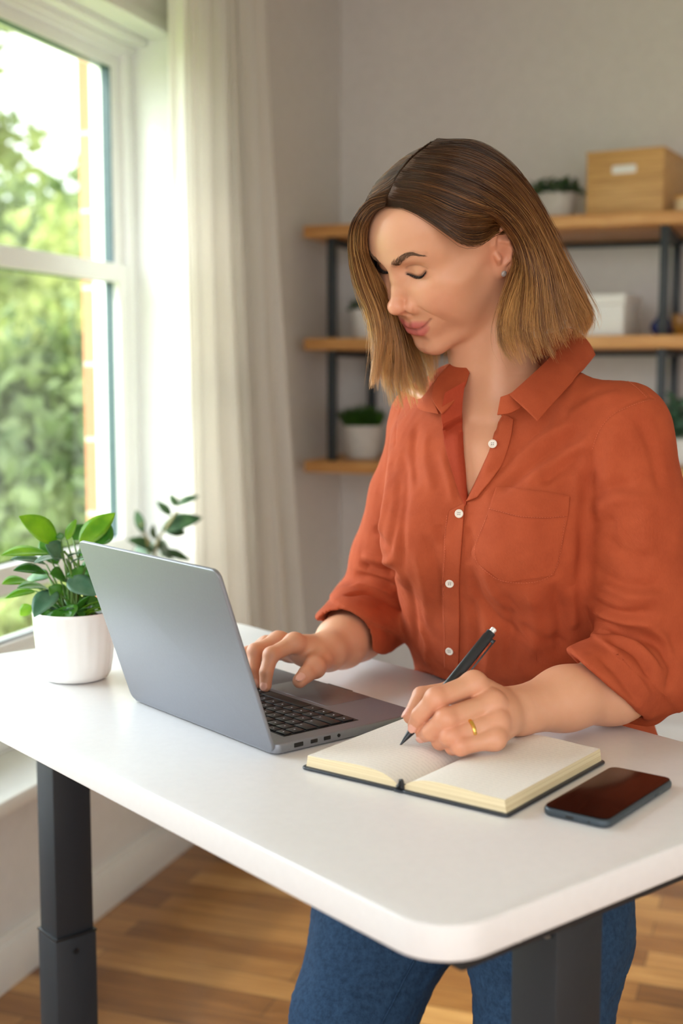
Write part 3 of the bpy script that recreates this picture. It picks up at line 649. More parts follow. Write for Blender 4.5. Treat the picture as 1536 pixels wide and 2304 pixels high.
# ================================================================ LIGHT
def world():
    w = bpy.data.worlds.new('sky'); sc.world = w; w.use_nodes = True; t = w.node_tree; t.nodes.clear()
    N = t.nodes.new; L = t.links.new
    tc = N('ShaderNodeTexCoord'); sx = N('ShaderNodeSeparateXYZ'); L(tc.outputs['Generated'], sx.inputs[0])
    r = N('ShaderNodeValToRGB'); e = r.color_ramp.elements
    for _ in range(3): e.new(.5)
    for i, (p, c) in enumerate(((.0, (.42, .40, .36, 1)), (.49, (.62, .60, .55, 1)), (.505, (.96, .97, 1, 1)), (.70, (.74, .86, 1, 1)), (1, (.5, .70, 1, 1)))): e[i].position = p; e[i].color = c
    m = N('ShaderNodeMath'); m.operation = 'MULTIPLY_ADD'; m.inputs[1].default_value = .5; m.inputs[2].default_value = .5; L(sx.outputs['Z'], m.inputs[0]); L(m.outputs[0], r.inputs[0])
    nz = N('ShaderNodeTexNoise'); nz.inputs['Scale'].default_value = 3.2; nz.inputs['Detail'].default_value = 5; L(tc.outputs['Generated'], nz.inputs['Vector'])
    cr = N('ShaderNodeValToRGB'); cr.color_ramp.elements[0].position = .42; cr.color_ramp.elements[1].position = .58; L(nz.outputs['Fac'], cr.inputs[0])
    mx = N('ShaderNodeMix'); mx.data_type = 'RGBA'; L(cr.outputs[0], mx.inputs[0]); L(r.outputs[0], mx.inputs[6]); mx.inputs[7].default_value = (1, 1, 1, 1)
    gt = N('ShaderNodeMath'); gt.operation = 'GREATER_THAN'; gt.inputs[1].default_value = 0; L(sx.outputs['Z'], gt.inputs[0])
    mf = N('ShaderNodeMath'); mf.operation = 'MULTIPLY'; L(gt.outputs[0], mf.inputs[0]); L(cr.outputs[0], mf.inputs[1]); L(mf.outputs[0], mx.inputs[0])
    dt = N('ShaderNodeVectorMath'); dt.operation = 'DOT_PRODUCT'; nm = N('ShaderNodeVectorMath'); nm.operation = 'NORMALIZE'; L(tc.outputs['Generated'], nm.inputs[0]); L(nm.outputs[0], dt.inputs[0]); dt.inputs[1].default_value = (-.85, -.30, .43)
    cl = N('ShaderNodeMath'); cl.operation = 'MAXIMUM'; cl.inputs[1].default_value = 0; L(dt.outputs['Value'], cl.inputs[0]); pw = N('ShaderNodeMath'); pw.operation = 'POWER'; pw.inputs[1].default_value = 3.; L(cl.outputs[0], pw.inputs[0])
    st = N('ShaderNodeMath'); st.operation = 'MULTIPLY_ADD'; st.inputs[1].default_value = 5.2; st.inputs[2].default_value = 1.55; L(pw.outputs[0], st.inputs[0])
    bg = N('ShaderNodeBackground'); L(st.outputs[0], bg.inputs['Strength']); L(mx.outputs[2], bg.inputs[0]); o = N('ShaderNodeOutputWorld'); L(bg.outputs[0], o.inputs[0])
world()
def sun(d, energy, angle, col):
    l = bpy.data.lights.new('sun', 'SUN'); l.energy = energy; l.angle = math.radians(angle); l.color = col; o = bpy.data.objects.new('sun', l); COL.objects.link(o)
    o.rotation_euler = Vector(d).to_track_quat('-Z', 'Y').to_euler(); o.location = (-6, -4, 6)
sun((.62, .72, -.70), 1.8, 6., (1, .93, .80))
# ================================================================ IMPLICIT SURFACES (numpy)
def smin(a, b, k):
    h = np.maximum(k - np.abs(a - b), 0) / k
    return np.minimum(a, b) - h * h * k * .25
def smax(a, b, k): return -smin(-a, -b, k)
def s_ball(p, c, r): return np.linalg.norm(p - np.array(c), axis=1) - r
def s_ell(p, c, r, R=None):
    q = p - np.array(c)
    if R is not None: q = q @ R                     # columns of R are the ellipsoid axes
    r = np.array(r, float); k0 = np.linalg.norm(q / r, axis=1); k1 = np.linalg.norm(q / (r * r), axis=1)
    return k0 * (k0 - 1) / (k1 + 1e-9)
def s_cone(p, a, b, ra, rb):
    """capsule with linearly varying radius"""
    a = np.array(a, float); b = np.array(b, float); ba = b - a; h = np.clip(((p - a) @ ba) / (ba @ ba + 1e-12), 0, 1)
    return np.linalg.norm(p - a - h[:, None] * ba, axis=1) - (ra + (rb - ra) * h)
def s_chain(p, pts, rs, k=0.):
    d = None
    for i in range(len(pts) - 1):
        e = s_cone(p, pts[i], pts[i + 1], rs[i], rs[i + 1]); d = e if d is None else (smin(d, e, k) if k else np.minimum(d, e))
    return d
def axes(z, x):
    z = np.array(z, float); z /= np.linalg.norm(z); x = np.array(x, float); x = x - z * (x @ z); x /= np.linalg.norm(x); return np.stack([x, np.cross(z, x), z], 1)
def mesh_sdf(f, lo, hi, h, B=8):
    lo = np.array(lo, float); hi = np.array(hi, float); nb = np.ceil((hi - lo) / (h * B)).astype(int)
    I = np.stack(np.meshgrid(*[np.arange(n) for n in nb], indexing='ij'), -1).reshape(-1, 3)
    ctr = lo + (I + .5) * B * h; keep = np.zeros(len(I), bool)
    for s in range(0, len(I), 400000): keep[s:s + 400000] = np.abs(f(ctr[s:s + 400000])) < B * h * 1.35
    I = I[keep]
    g = np.stack(np.meshgrid(*[np.arange(B + 1)] * 3, indexing='ij'), -1).reshape(-1, 3)
    NX = nb * B + 2
    cells = []; cpos = []; edges = [[], [], []]
    ce = [(0, 1), (2, 3), (4, 5), (6, 7), (0, 2), (1, 3), (4, 6), (5, 7), (0, 4), (1, 5), (2, 6), (3, 7)]   # corner idx = 4x+2y+z
    co = np.array([(x, y, z) for x in (0, 1) for y in (0, 1) for z in (0, 1)])
    for s in range(0, len(I), 500):
        J = I[s:s + 500]; G = J[:, None, :] * B + g[None]; v = f((lo + G * h).reshape(-1, 3)).reshape(len(J), B + 1, B + 1, B + 1)
        C = np.stack([v[:, x:B + x, y:B + y, z:B + z] for x, y, z in co], -1)       # n,B,B,B,8
        neg = C < 0; sel = neg.any(-1) & ~neg.all(-1); w = np.argwhere(sel); c = C[sel]; base = J[w[:, 0]] * B + w[:, 1:]
        num = np.zeros((len(c), 3)); cnt = np.zeros(len(c))
        for a, b in ce:
            m = (c[:, a] < 0) != (c[:, b] < 0); t = np.where(m, c[:, a] / (c[:, a] - c[:, b] + 1e-20), 0)
            num += m[:, None] * (co[a] + t[:, None] * (co[b] - co[a])); cnt += m
        cells.append(base); cpos.append(lo + (base + num / cnt[:, None]) * h)
        for ax, (a, b) in enumerate(((0, 4), (0, 2), (0, 1))):
            m = (c[:, a] < 0) != (c[:, b] < 0); edges[ax].append(np.concatenate([base[m], (c[m, a] < 0)[:, None]], 1))
    cells = np.concatenate(cells); pos = np.concatenate(cpos)
    key = lambda q: (q[:, 0] * NX[1] + q[:, 1]) * NX[2] + q[:, 2]
    k = key(cells); o = np.argsort(k); k = k[o]; pos = pos[o]; F = []
    for ax in range(3):
        e = np.concatenate(edges[ax]); q = e[:, :3]; flip = e[:, 3].astype(bool); u, w = [(1, 2), (2, 0), (0, 1)][ax]; idx = []; ok = np.ones(len(q), bool)
        for du, dw in ((0, 0), (-1, 0), (-1, -1), (0, -1)):
            r = q.copy(); r[:, u] += du; r[:, w] += dw; kk = key(r); i = np.clip(np.searchsorted(k, kk), 0, len(k) - 1); ok &= k[i] == kk; idx.append(i)
        idx = np.stack(idx, 1)[ok]; fl = flip[ok]; idx[~fl] = idx[~fl][:, ::-1]; F.append(idx)
    return pos, np.concatenate(F)
def relax(v, f, n=2, lam=.5, keep=None):
    e = np.concatenate([f[:, [0, 1]], f[:, [1, 2]], f[:, [2, 3]], f[:, [3, 0]]]); e = np.concatenate([e, e[:, ::-1]])
    deg = np.bincount(e[:, 0], minlength=len(v))[:, None] + 1e-9
    for _ in range(n):
        for l_ in (lam, -lam * 1.03):
            s = np.stack([np.bincount(e[:, 0], weights=v[e[:, 1], c], minlength=len(v)) for c in range(3)], 1) / deg
            v = v + l_ * (s - v) * (deg > .5)
    return v
def vnormals(v, f):
    n = np.cross(v[f[:, 2]] - v[f[:, 0]], v[f[:, 3]] - v[f[:, 1]]); N = np.zeros_like(v)
    for k in range(4):
        for c in range(3): N[:, c] += np.bincount(f[:, k], weights=n[:, c], minlength=len(v))
    return N / (np.linalg.norm(N, axis=1)[:, None] + 1e-12)
def colattr(me, name, col):
    a = me.color_attributes.new(name, 'FLOAT_COLOR', 'POINT'); c = np.ones((len(me.vertices), 4), np.float32); c[:, :3] = col; a.data.foreach_set('color', c.ravel())
def lin(*c): return np.array(srgb(*c)[:3])
def gs(d, w): return np.exp(-(d / w) ** 2)
def segd(p, P):
    d = np.full(len(p), 1e9)
    for a, b in zip(P, P[1:]): d = np.minimum(d, s_cone(p, a, b, 0, 0))
    return d

# ================================================================ HEAD (local metres: x her right +, y face +, z up)
HM = V3(*[[-.858, -.4874, -.1621], [.4885, -.677, -.5504], [.1585, -.5515, .819]]).reshape(3, 3)
HO = V3(-.4091, 1.5684, CAMZ + .1496)
def h2w(p): return np.asarray(p, float) @ HM.T + HO
def w2h(p): return (np.asarray(p, float) - HO) @ HM
_z = np.array([-98, -94, -88, -78, -62, -44, -26, -10, 10, 30, 45, 60, 75, 92, 108, 120]) / 1000
_f = np.array([64, 76, 84.5, 89, 89.5, 93.5, 95.5, 93, 91.5, 92.5, 96, 97, 94.5, 85, 70, 50]) / 1000
_w = np.array([4, 12, 20.5, 32, 45.5, 55.5, 61.5, 66, 69.5, 71, 71.5, 71, 68.5, 62, 52, 38]) / 1000
_b = np.array([40, 32, 22, 12, 4, 0, -8, -10, -12, -12, -12, -12, -12, -12, -12, -12]) / 1000
_p = np.array([2.0, 2.0, 2.0, 2.05, 2.05, 2.1, 2.15, 2.2, 2.25, 2.3, 2.35, 2.35, 2.3, 2.2, 2.1, 2.0])
def _dense(a, n=300):
    t = np.linspace(_z[0], _z[-1], n); v = np.interp(t, _z, a); k = np.hanning(27); k /= k.sum()
    return t, np.convolve(np.pad(v, 13, mode='edge'), k, 'valid')
_T, _fd = _dense(_f); _, _wd = _dense(_w); _, _bd = _dense(_b); _, _pd = _dense(_p)
LID0 = [(.0150, .0275), (.0215, .0218), (.0300, .0200), (.0375, .0215), (.0430, .0262)]
LID0 = [(.0145, .0245), (.0205, .0215), (.0290, .0202), (.0365, .0220), (.0425, .0268)]
CRE0 = [(.0155, .0315), (.0215, .0348), (.0300, .0360), (.0385, .0350), (.0450, .0300)]
MOU0 = [(0, -.0506), (.007, -.0502), (.014, -.0492), (.022, -.0450), (.0295, -.0392), (.0325, -.0366)]
WING0 = [(.0190, -.0085), (.0218, -.0145), (.0205, -.0212)]
FOLD0 = [(.0260, -.0170), (.0340, -.0260), (.0395, -.0350), (.0415, -.044)]
UPL = ([(.0, .0945, -.0455), (.0055, .0952, -.0443), (.016, .0918, -.0462), (.0300, .0825, -.0464)], [.0052, .0053, .0048, .0024])
LOL = ([(.0, .0935, -.0565), (.009, .0925, -.0560), (.0200, .0875, -.0530), (.0298, .0822, -.0470)], [.0066, .0065, .0050, .0024])
def zcurve(x): return .0095 * (x / .030) ** 2
def head_base(P):
    p = P.copy(); x = p[:, 0]; ax = np.abs(x); q = p.copy(); q[:, 0] = ax; z = p[:, 2]; y = p[:, 1]
    f = np.interp(z, _T, _fd); w = np.interp(z, _T, _wd); b = np.interp(z, _T, _bd); e = np.interp(z, _T, _pd)
    dy = f - b; yy = np.where(y > b, (y - b) / dy, (b - y) / (dy * .55))
    g = ((ax / w) ** e + np.maximum(yy, 0) ** e + 1e-9) ** (1 / e)
    face = (g - 1) * np.minimum(w, dy) * .9
    face = smax(face, np.maximum(-.0965 - z, z - .098), .012)
    cran = s_ell(q, (0, -.008, .047), (.0725, .092, .083))
    d = smin(face, cran, .035)
    d = smin(d, s_chain(q, [(.010, .074, -.083), (.033, .048, -.077), (.050, .015, -.060), (.058, .002, -.024)], [.011, .011, .0105, .011]), .022)
    d = smin(d, s_ell(q, (.036, .070, -.012), (.020, .020, .019)), .026)
    d = smin(d, s_ell(q, (.053, .052, .004), (.014, .020, .009)), .022)
    d = smin(d, s_ell(q, (.0450, .0400, -.034), (.0155, .026, .026)), .03)
    d = smin(d, s_ball(q, (.0, .0725, -.0825), .0158), .010)
    d = smin(d, s_ball(q, (.007, .0715, -.0835), .0135), .010)
    d = smin(d, s_chain(q, [(.004, .088, .041), (.020, .0865, .047), (.038, .077, .052), (.052, .060, .046)], [.0085, .0088, .0088, .007]), .012)
    d = smax(d, -s_ell(q, (.0310, .098, .0270), (.0175, .0145, .0125)), .014)
    d = smax(d, -s_ell(q, (.015, .100, .026), (.0065, .010, .012)), .009)
    d = smin(d, s_ell(q, (.0300, .0710, .0265), (.0155, .0152, .0135)), .0050)
    nose = s_chain(q, [(0, .0895, .034), (0, .0945, .020), (0, .101, .005), (0, .1075, -.0070)], [.0070, .0062, .0066, .0078], .004)
    nose = smin(nose, s_ball(q, (0, .1115, -.0115), .0090), .006)
    nose = smin(nose, s_ball(q, (.0042, .1100, -.0118), .0074), .004)
    nose = smin(nose, s_chain(q, [(.0, .107, -.0190), (0, .098, -.0265)], [.0048, .0058]), .006)
    nose = smin(nose, s_ell(q, (.0142, .0965, -.0162), (.0078, .0108, .0086)), .0045)
    nose = smin(nose, s_chain(q, [(.006, .087, .018), (.009, .088, .0)], [.006, .006]), .012)
    d = smin(d, nose, .0080)
    d = smin(d, s_ell(q, (0, .0790, -.047), (.028, .0125, .017)), .020)                 # muzzle over the teeth
    d = smax(d, -s_ell(q, (.0078, .1030, -.0240), (.0030, .0062, .0050)), .0022)
    qq = q.copy(); qq[:, 2] -= zcurve(ax)
    d = smin(d, s_chain(qq, *UPL, .003), .0038); d = smin(d, s_chain(qq, *LOL, .003), .0035)
    d = smax(d, -s_chain(q, [(0, .1055, -.0310), (0, .1062, -.0385)], [.0020, .0020]), .005)
    d = smax(d, -s_ell(q, (0, .1005, -.0700), (.017, .0080, .0050)), .009)
    d = smax(d, -s_ell(q, (.085, .050, .045), (.014, .030, .030)), .02)
    return d
def _toface(L):
    L = spline(np.array([(x, .2, z) for x, z in L]), 14); L[:, 1] = .13
    for _ in range(60): L[:, 1] -= head_base(L) * .8
    return L
LIDP, CREP, MOUP, WINP, FOLP = [_toface(L) for L in (LID0, CRE0, MOU0, WING0, FOLD0)]
def head_sdf(P):
    d = head_base(P); q = P.copy(); q[:, 0] = np.abs(q[:, 0]); near = (q[:, 1] > .05) & (d < .02)
    if near.any():
        s = q[near]; e = d[near]
        e = smax(e, -(segd(s, LIDP) - .0008), .0022); e = smax(e, -(segd(s, CREP) - .0001), .0028); e = smax(e, -(segd(s, MOUP) - .0008), .0022)
        e = smax(e, -(segd(s, WINP) - .0003), .0030); e = smax(e, -(segd(s, FOLP) + .0032), .008); d = d.copy(); d[near] = e
    far = (q[:, 0] > .045)
    if far.any(): d = d.copy(); d[far] = smin(d[far], ear_sdf(q[far]), .004)
    return d
EAR_C = V3(.0785, -.010, .004)
_ea = np.stack([V3(.90, .42, 0) / np.linalg.norm([.90, .42, 0]), V3(-.30, .90, .17), V3(0, 0, 0)], 1)
def _earaxes():
    n = V3(.90, .36, .0); n /= np.linalg.norm(n); up = V3(-.10, -.20, 1.0); up -= n * (up @ n); up /= np.linalg.norm(up); return np.stack([n, np.cross(up, n), up], 1)   # out, forward, up
EAX = _earaxes()
def ear_sdf(q):
    e = (q - EAR_C) @ EAX; n = e[:, 0]; u = e[:, 1]; v = e[:, 2]      # out, forward(+), up
    def ch(pts, rs, k=.003): return s_chain(e, pts, rs, k)
    plate = s_ell(e, (-.001, -.004, .004), (.0045, .0165, .0270))
    d = smin(plate, s_ell(e, (-.001, .004, -.0235), (.0042, .0085, .0100)), .006)
    hel = ch([(.001, .010, .004), (.004, .012, .014), (.0055, .008, .0255), (.0060, -.002, .0315), (.0060, -.012, .0290), (.0055, -.019, .0195), (.0045, -.0205, .007), (.0035, -.0170, -.006), (.0025, -.010, -.017), (.0010, -.002, -.026)],
             [.0026, .0027, .0029, .0031, .0031, .0030, .0028, .0026, .0025, .0030])
    d = smin(d, hel, .0022)
    d = smax(d, -s_ell(e, (.0055, .0020, -.0045), (.0062, .0085, .0100)), .003)        # concha
    d = smax(d, -s_chain(e, [(.0052, .003, .022), (.0056, -.008, .0225), (.0055, -.0140, .012), (.0050, -.0150, .0)], [.0026, .0032, .0030, .0022]), .003)   # scapha
    d = smin(d, ch([(.0035, .002, .015), (.0040, -.0075, .0105), (.0042, -.0100, .0), (.0040, -.0065, -.0115), (.0035, .0, -.0155)], [.0020, .0028, .0028, .0026, .0026]), .003)   # antihelix
    d = smin(d, ch([(.0035, .0105, .000), (.0048, .0085, -.0055), (.0035, .0080, -.011)], [.0032, .0034, .003]), .003)   # tragus
    d = smin(d, ch([(-.009, .004, .014), (-.009, .004, -.016)], [.010, .009]), .008)
    d = smin(d, s_ell(e, (-.007, -.004, .004), (.008, .012, .019)), .006)
    return d
# ---------------------------------------------------------------- skin colour of the head (freckle-free blush, lips, lids, painted crease shade)
def lips_d(p):
    q = p.copy(); q[:, 0] = np.abs(q[:, 0]); q[:, 2] -= zcurve(q[:, 0])
    return np.minimum(s_chain(q, *UPL), s_chain(q, *LOL))
SKIN = lin(217, 160, 126)
BROW = [(.0110, .098, .0410), (.021, .097, .0475), (.032, .093, .0540), (.0405, .087, .0558), (.0490, .078, .0515)]
def head_color(p):
    q = p.copy(); q[:, 0] = np.abs(q[:, 0]); c = np.tile(SKIN, (len(p), 1))
    def mixc(col, w): nonlocal c; c = c * (1 - w[:, None]) + np.array(col) * w[:, None]
    b = lambda cen, w: gs(np.linalg.norm((q - np.array(cen)), axis=1), w)
    mixc(lin(222, 138, 112), .42 * b((.042, .078, -.010), .022)); mixc(lin(226, 140, 116), .40 * b((.004, .118, -.012), .014)); mixc(lin(216, 138, 110), .3 * b((.014, .100, -.016), .009))
    mixc(lin(214, 150, 122), .3 * b((.0315, .085, .024), .012)); mixc(lin(224, 140, 112), .5 * gs(np.linalg.norm(q - EAR_C, axis=1), .030) * (q[:, 0] > .066))
    mixc(lin(228, 180, 150), .35 * b((0, .095, .080), .04))
    ld = lips_d(p); mixc(lin(196, 104, 100), .92 * np.clip((.0026 + .0012 * np.clip(q[:, 0] / .03, 0, 1) - ld) / .0018, 0, 1) * (q[:, 0] < .0335) * (q[:, 1] > .074))
    mixc(lin(110, 50, 44), .8 * gs(segd(q, MOUP), .0013))  # shade in the parting of the lips, painted into the colour
    mixc(lin(104, 70, 50), .50 * np.clip(1 - segd(q, BROW) / .0055, 0, 1) ** .7 * (q[:, 1] > .06))
    mixc(lin(60, 36, 28), .85 * gs(segd(q, LIDP), .0017)); mixc(lin(150, 96, 74), .5 * gs(segd(q, CREP), .0014))  # dark lash line, then shade painted along the lid crease
    return c
def skin_material():
    t = NT('skin'); a = t.n('ShaderNodeAttribute', attribute_name='Col'); v = t.coord()
    n1 = t.noise(v, 90, 4); col = t.mix(a.outputs['Color'], (.80, .42, .30, 1), t.ramp(n1, [(.45, (0, 0, 0, 1)), (.8, (.16, .16, .16, 1))]))
    t.l(col, t.b.inputs['Base Color']); t.set(Roughness=.40); t.b.inputs['Specular IOR Level'].default_value = .42
    t.b.inputs['Subsurface Weight'].default_value = .15; t.b.inputs['Subsurface Radius'].default_value = (1, .35, .2); t.b.inputs['Subsurface Scale'].default_value = .005
    f1 = t.noise(v, 900, 3, .6); t.l(t.bump(f1, .12, .0006), t.b.inputs['Normal'])
    return t.m
M_skin = skin_material()
def project(f, P, Dv, steps=40):
    """march points along Dv until they sit on the surface f=0"""
    P = np.asarray(P, float).copy(); Dv = np.broadcast_to(np.asarray(Dv, float), P.shape)
    for _ in range(steps): P = P + Dv * (f(P) * .8)[:, None]
    return P
def strands(P, r, seg=3):
    """P n,m,3 strand points -> thin tubes"""
    n, m, _ = P.shape; T = np.gradient(P, axis=1); T /= np.linalg.norm(T, axis=2, keepdims=True) + 1e-12
    A = np.cross(T, np.broadcast_to(V3(.31, .22, .93), T.shape)); A /= np.linalg.norm(A, axis=2, keepdims=True) + 1e-12; Bn = np.cross(T, A)
    r = np.broadcast_to(r, (n, m))[:, :, None]; V = np.stack([P + r * (math.cos(2 * PI * k / seg) * A + math.sin(2 * PI * k / seg) * Bn) for k in range(seg)], 2)
    idx = np.arange(n * m * seg).reshape(n, m, seg); nx = np.roll(idx, -1, 2)
    F = np.stack([idx[:, :-1], nx[:, :-1], nx[:, 1:], idx[:, 1:]], -1).reshape(-1, 4)
    return V.reshape(-1, 3), F
def hair_material():
    t = NT('hair'); a = t.n('ShaderNodeAttribute', attribute_name='Col'); t.l(a.outputs['Color'], t.b.inputs['Base Color']); t.set(Roughness=.28)
    t.b.inputs['Specular IOR Level'].default_value = .55; t.b.inputs['Sheen Weight'].default_value = 0.
    tr = t.n('ShaderNodeBsdfTranslucent'); t.l(a.outputs['Color'], tr.inputs[0]); mx = t.n('ShaderNodeMixShader'); mx.inputs[0].default_value = .18
    t.l(t.b.outputs[0], mx.inputs[1]); t.l(tr.outputs[0], mx.inputs[2]); t.l(mx.outputs[0], t.t.nodes['Material Output'].inputs['Surface'])
    return t.m
M_hair = hair_material()
NR = np.random.RandomState(21)
def brows_lashes(parent):
    out = []
    for nm, side in (('eyebrow', -1), ('eyebrow', 1)):
        n = 560; s = NR.rand(n); C = spline(BROW, 60); i = (s * 59).astype(int); T = np.gradient(C, axis=0)[i]; T /= np.linalg.norm(T, axis=1)[:, None]
        half = np.interp(s, [0, .15, .5, .8, 1], [.0036, .0044, .0038, .0025, .0008]); o = NR.uniform(-1, 1, n) * half
        c = C[i] + np.stack([T[:, 2] * -1, 0 * s, T[:, 0]], 1) * o[:, None]; up = np.interp(s, [0, .25, .6, 1], [1.2, .55, .05, -.25])
        d = T + np.stack([0 * s, 0 * s, up - o / half * .3], 1) + NR.randn(n, 3) * .1; d /= np.linalg.norm(d, axis=1)[:, None]
        L = NR.uniform(.0045, .0075, n); P = np.stack([c + d * (L * k / 3)[:, None] for k in range(4)], 1)
        P = project(head_sdf, P.reshape(-1, 3), (0, -1, 0)).reshape(n, 4, 3)
        P[:, :, 1] += np.array([-.0002, .0004, .0005, .0003]); P[:, :, 0] *= side
        v, f = strands(h2w(P.reshape(-1, 3)).reshape(n, 4, 3), np.array([.00011, .00010, .00008, .00003]))
        out.append(from_np(nm, v, f, M_browhair, parent))
        n = 190; s = np.linspace(.02, 1, n); C = spline(LIDP, 80); c = C[(s * 79).astype(int)]; c = project(head_base, c + [0, .004, 0], (0, -1, 0))
        P = []
        for k in range(n):
            L = np.interp(s[k], [0, .4, .8, 1], [.0028, .0052, .0066, .0058]) * NR.uniform(.8, 1.1); fan = (s[k] - .42) * .9 + NR.randn() * .08
            t = np.linspace(0, 1, 5)[:, None]; dirn = np.array([[fan, 1, 0]]) ; P.append(c[k] + [0, -.0004, 0] + L * (dirn / np.linalg.norm(dirn) * t * .75 + V3(0, 0, -.75) * t + V3(0, .0, .55) * t ** 2.2))
        P = np.array(P); P[:, :, 0] *= side; v, f = strands(h2w(P.reshape(-1, 3)).reshape(n, 5, 3), np.array([.00018, .00015, .00011, .00008, .00003]))
        out.append(from_np('eyelashes', v, f, M_lash, parent))
    return out
M_browhair = plain('brow_hair', srgb(104, 76, 56), .65); M_lash = plain('dark_lash', srgb(26, 18, 16), .5)
# ---------------------------------------------------------------- hair
NG = [[(867,460,1.495),(925,470,1.474),(1000,518,1.462),(1045,550,1.465),(1086,546,1.480),(1114,518,1.508),(1146,512,1.535),(1172,570,1.540),(1150,645,1.515),(1128,710,1.502),(1124,775,1.496),(1156,828,1.490)],
 [(875,440,1.49),(950,452,1.466),(1030,492,1.452),(1090,492,1.470),(1140,500,1.515),(1174,555,1.532),(1180,620,1.520),(1160,690,1.505),(1155,755,1.498),(1182,832,1.490)],
 [(888,412,1.488),(970,425,1.458),(1060,462,1.448),(1125,485,1.474),(1172,540,1.512),(1190,610,1.512),(1190,680,1.505),(1187,750,1.50),(1212,822,1.495)],
 [(905,385,1.488),(990,398,1.456),(1080,432,1.450),(1150,485,1.475),(1192,545,1.502),(1216,615,1.515),(1224,690,1.515),(1230,755,1.515),(1252,812,1.52)],
 [(930,357,1.49),(1015,365,1.46),(1105,402,1.458),(1170,460,1.485),(1214,530,1.515),(1244,610,1.535),(1264,690,1.545),(1284,745,1.55),(1300,775,1.56)],
 [(955,338,1.50),(1040,338,1.475),(1125,375,1.475),(1187,440,1.505),(1230,515,1.54),(1267,600,1.565),(1302,675,1.58),(1326,725,1.59),(1325,765,1.60)],
 [(975,322,1.51),(1060,317,1.50),(1140,360,1.505),(1200,430,1.54),(1241,505,1.58),(1281,590,1.61),(1322,665,1.63),(1340,712,1.64),(1322,755,1.65)],
 [(985,316,1.53),(1080,322,1.545),(1150,370,1.57),(1200,445,1.61),(1235,530,1.65),(1270,620,1.68),(1300,700,1.69),(1290,760,1.69)],
 [(985,318,1.55),(1070,335,1.58),(1130,390,1.62),(1170,470,1.66),(1200,560,1.69),(1230,660,1.71),(1235,740,1.71)]]
FG = [[(985,318,1.555),(1040,345,1.60),(1060,420,1.66),(1060,520,1.70),(1060,620,1.72),(1060,720,1.73),(1040,800,1.73)],
 [(970,322,1.54),(985,360,1.59),(990,440,1.64),(985,540,1.68),(985,640,1.70),(985,740,1.71),(985,830,1.70)],
 [(945,340,1.52),(935,380,1.56),(915,460,1.61),(905,550,1.64),(900,650,1.66),(915,750,1.67),(950,850,1.66),(962,905,1.66)],
 [(920,362,1.505),(885,405,1.54),(860,470,1.585),(850,550,1.61),(850,640,1.625),(870,730,1.635),(905,820,1.635),(934,920,1.635)],
 [(895,395,1.498),(855,430,1.525),(822,490,1.56),(812,560,1.585),(820,640,1.60),(848,730,1.61),(870,810,1.61),(893,930,1.61)],
 [(880,425,1.495),(838,448,1.515),(802,500,1.54),(790,560,1.56),(803,640,1.58),(838,725,1.59),(850,800,1.59),(858,905,1.59)],
 [(870,445,1.49),(828,455,1.50),(793,495,1.515),(783,550,1.53),(795,630,1.55),(828,715,1.565),(838,790,1.57),(828,885,1.57)],
 [(866,458,1.49),(838,470,1.495),(812,505,1.505),(808,560,1.525),(832,630,1.555),(856,700,1.575),(864,770,1.58),(846,872,1.575)],
 [(864,458,1.495),(842,478,1.51),(826,525,1.53),(838,590,1.556),(866,655,1.572),(888,730,1.60),(905,800,1.61),(918,905,1.62)]]
NS = 28
def guide_grid(G): return np.array([spline([at(*q) for q in g], NS) for g in G])
AX0, AX1 = h2w([[0, -.01, .04], [0, -.05, -.12]])
def inward(P):
    ba = AX1 - AX0; h = np.clip(((P - AX0) @ ba) / (ba @ ba), -.05, 1.4); c = AX0 + h[..., None] * ba; d = c - P; return d / (np.linalg.norm(d, axis=-1, keepdims=True) + 1e-9)
def skull_sdf(q):
    q = q.copy(); q[:, 0] = np.abs(q[:, 0]); f = np.interp(q[:, 2], _T, _fd); w = np.interp(q[:, 2], _T, _wd); b = np.interp(q[:, 2], _T, _bd)
    dy = f - b; yy = np.where(q[:, 1] > b, (q[:, 1] - b) / dy, (b - q[:, 1]) / (dy * .55)); g = ((q[:, 0] / w) ** 2.2 + yy ** 2.2 + 1e-9) ** (1 / 2.2)
    face = np.maximum((g - 1) * np.minimum(w, dy) * .9, np.maximum(-.0965 - q[:, 2], q[:, 2] - .098)); return smin(face, s_ell(q, (0, -.008, .047), (.0725, .092, .083)), .035)
def pushout(P, clear):
    sh = P.shape; q = w2h(P.reshape(-1, 3)); 
    for _ in range(3):
        d = skull_sdf(q); e = 1e-3; g = np.stack([skull_sdf(q + np.eye(3)[k] * e) - d for k in range(3)], 1); g /= np.linalg.norm(g, axis=1)[:, None] + 1e-12
        q = q + g * np.maximum(clear.reshape(-1) - d, 0)[:, None]
    return h2w(q).reshape(sh)
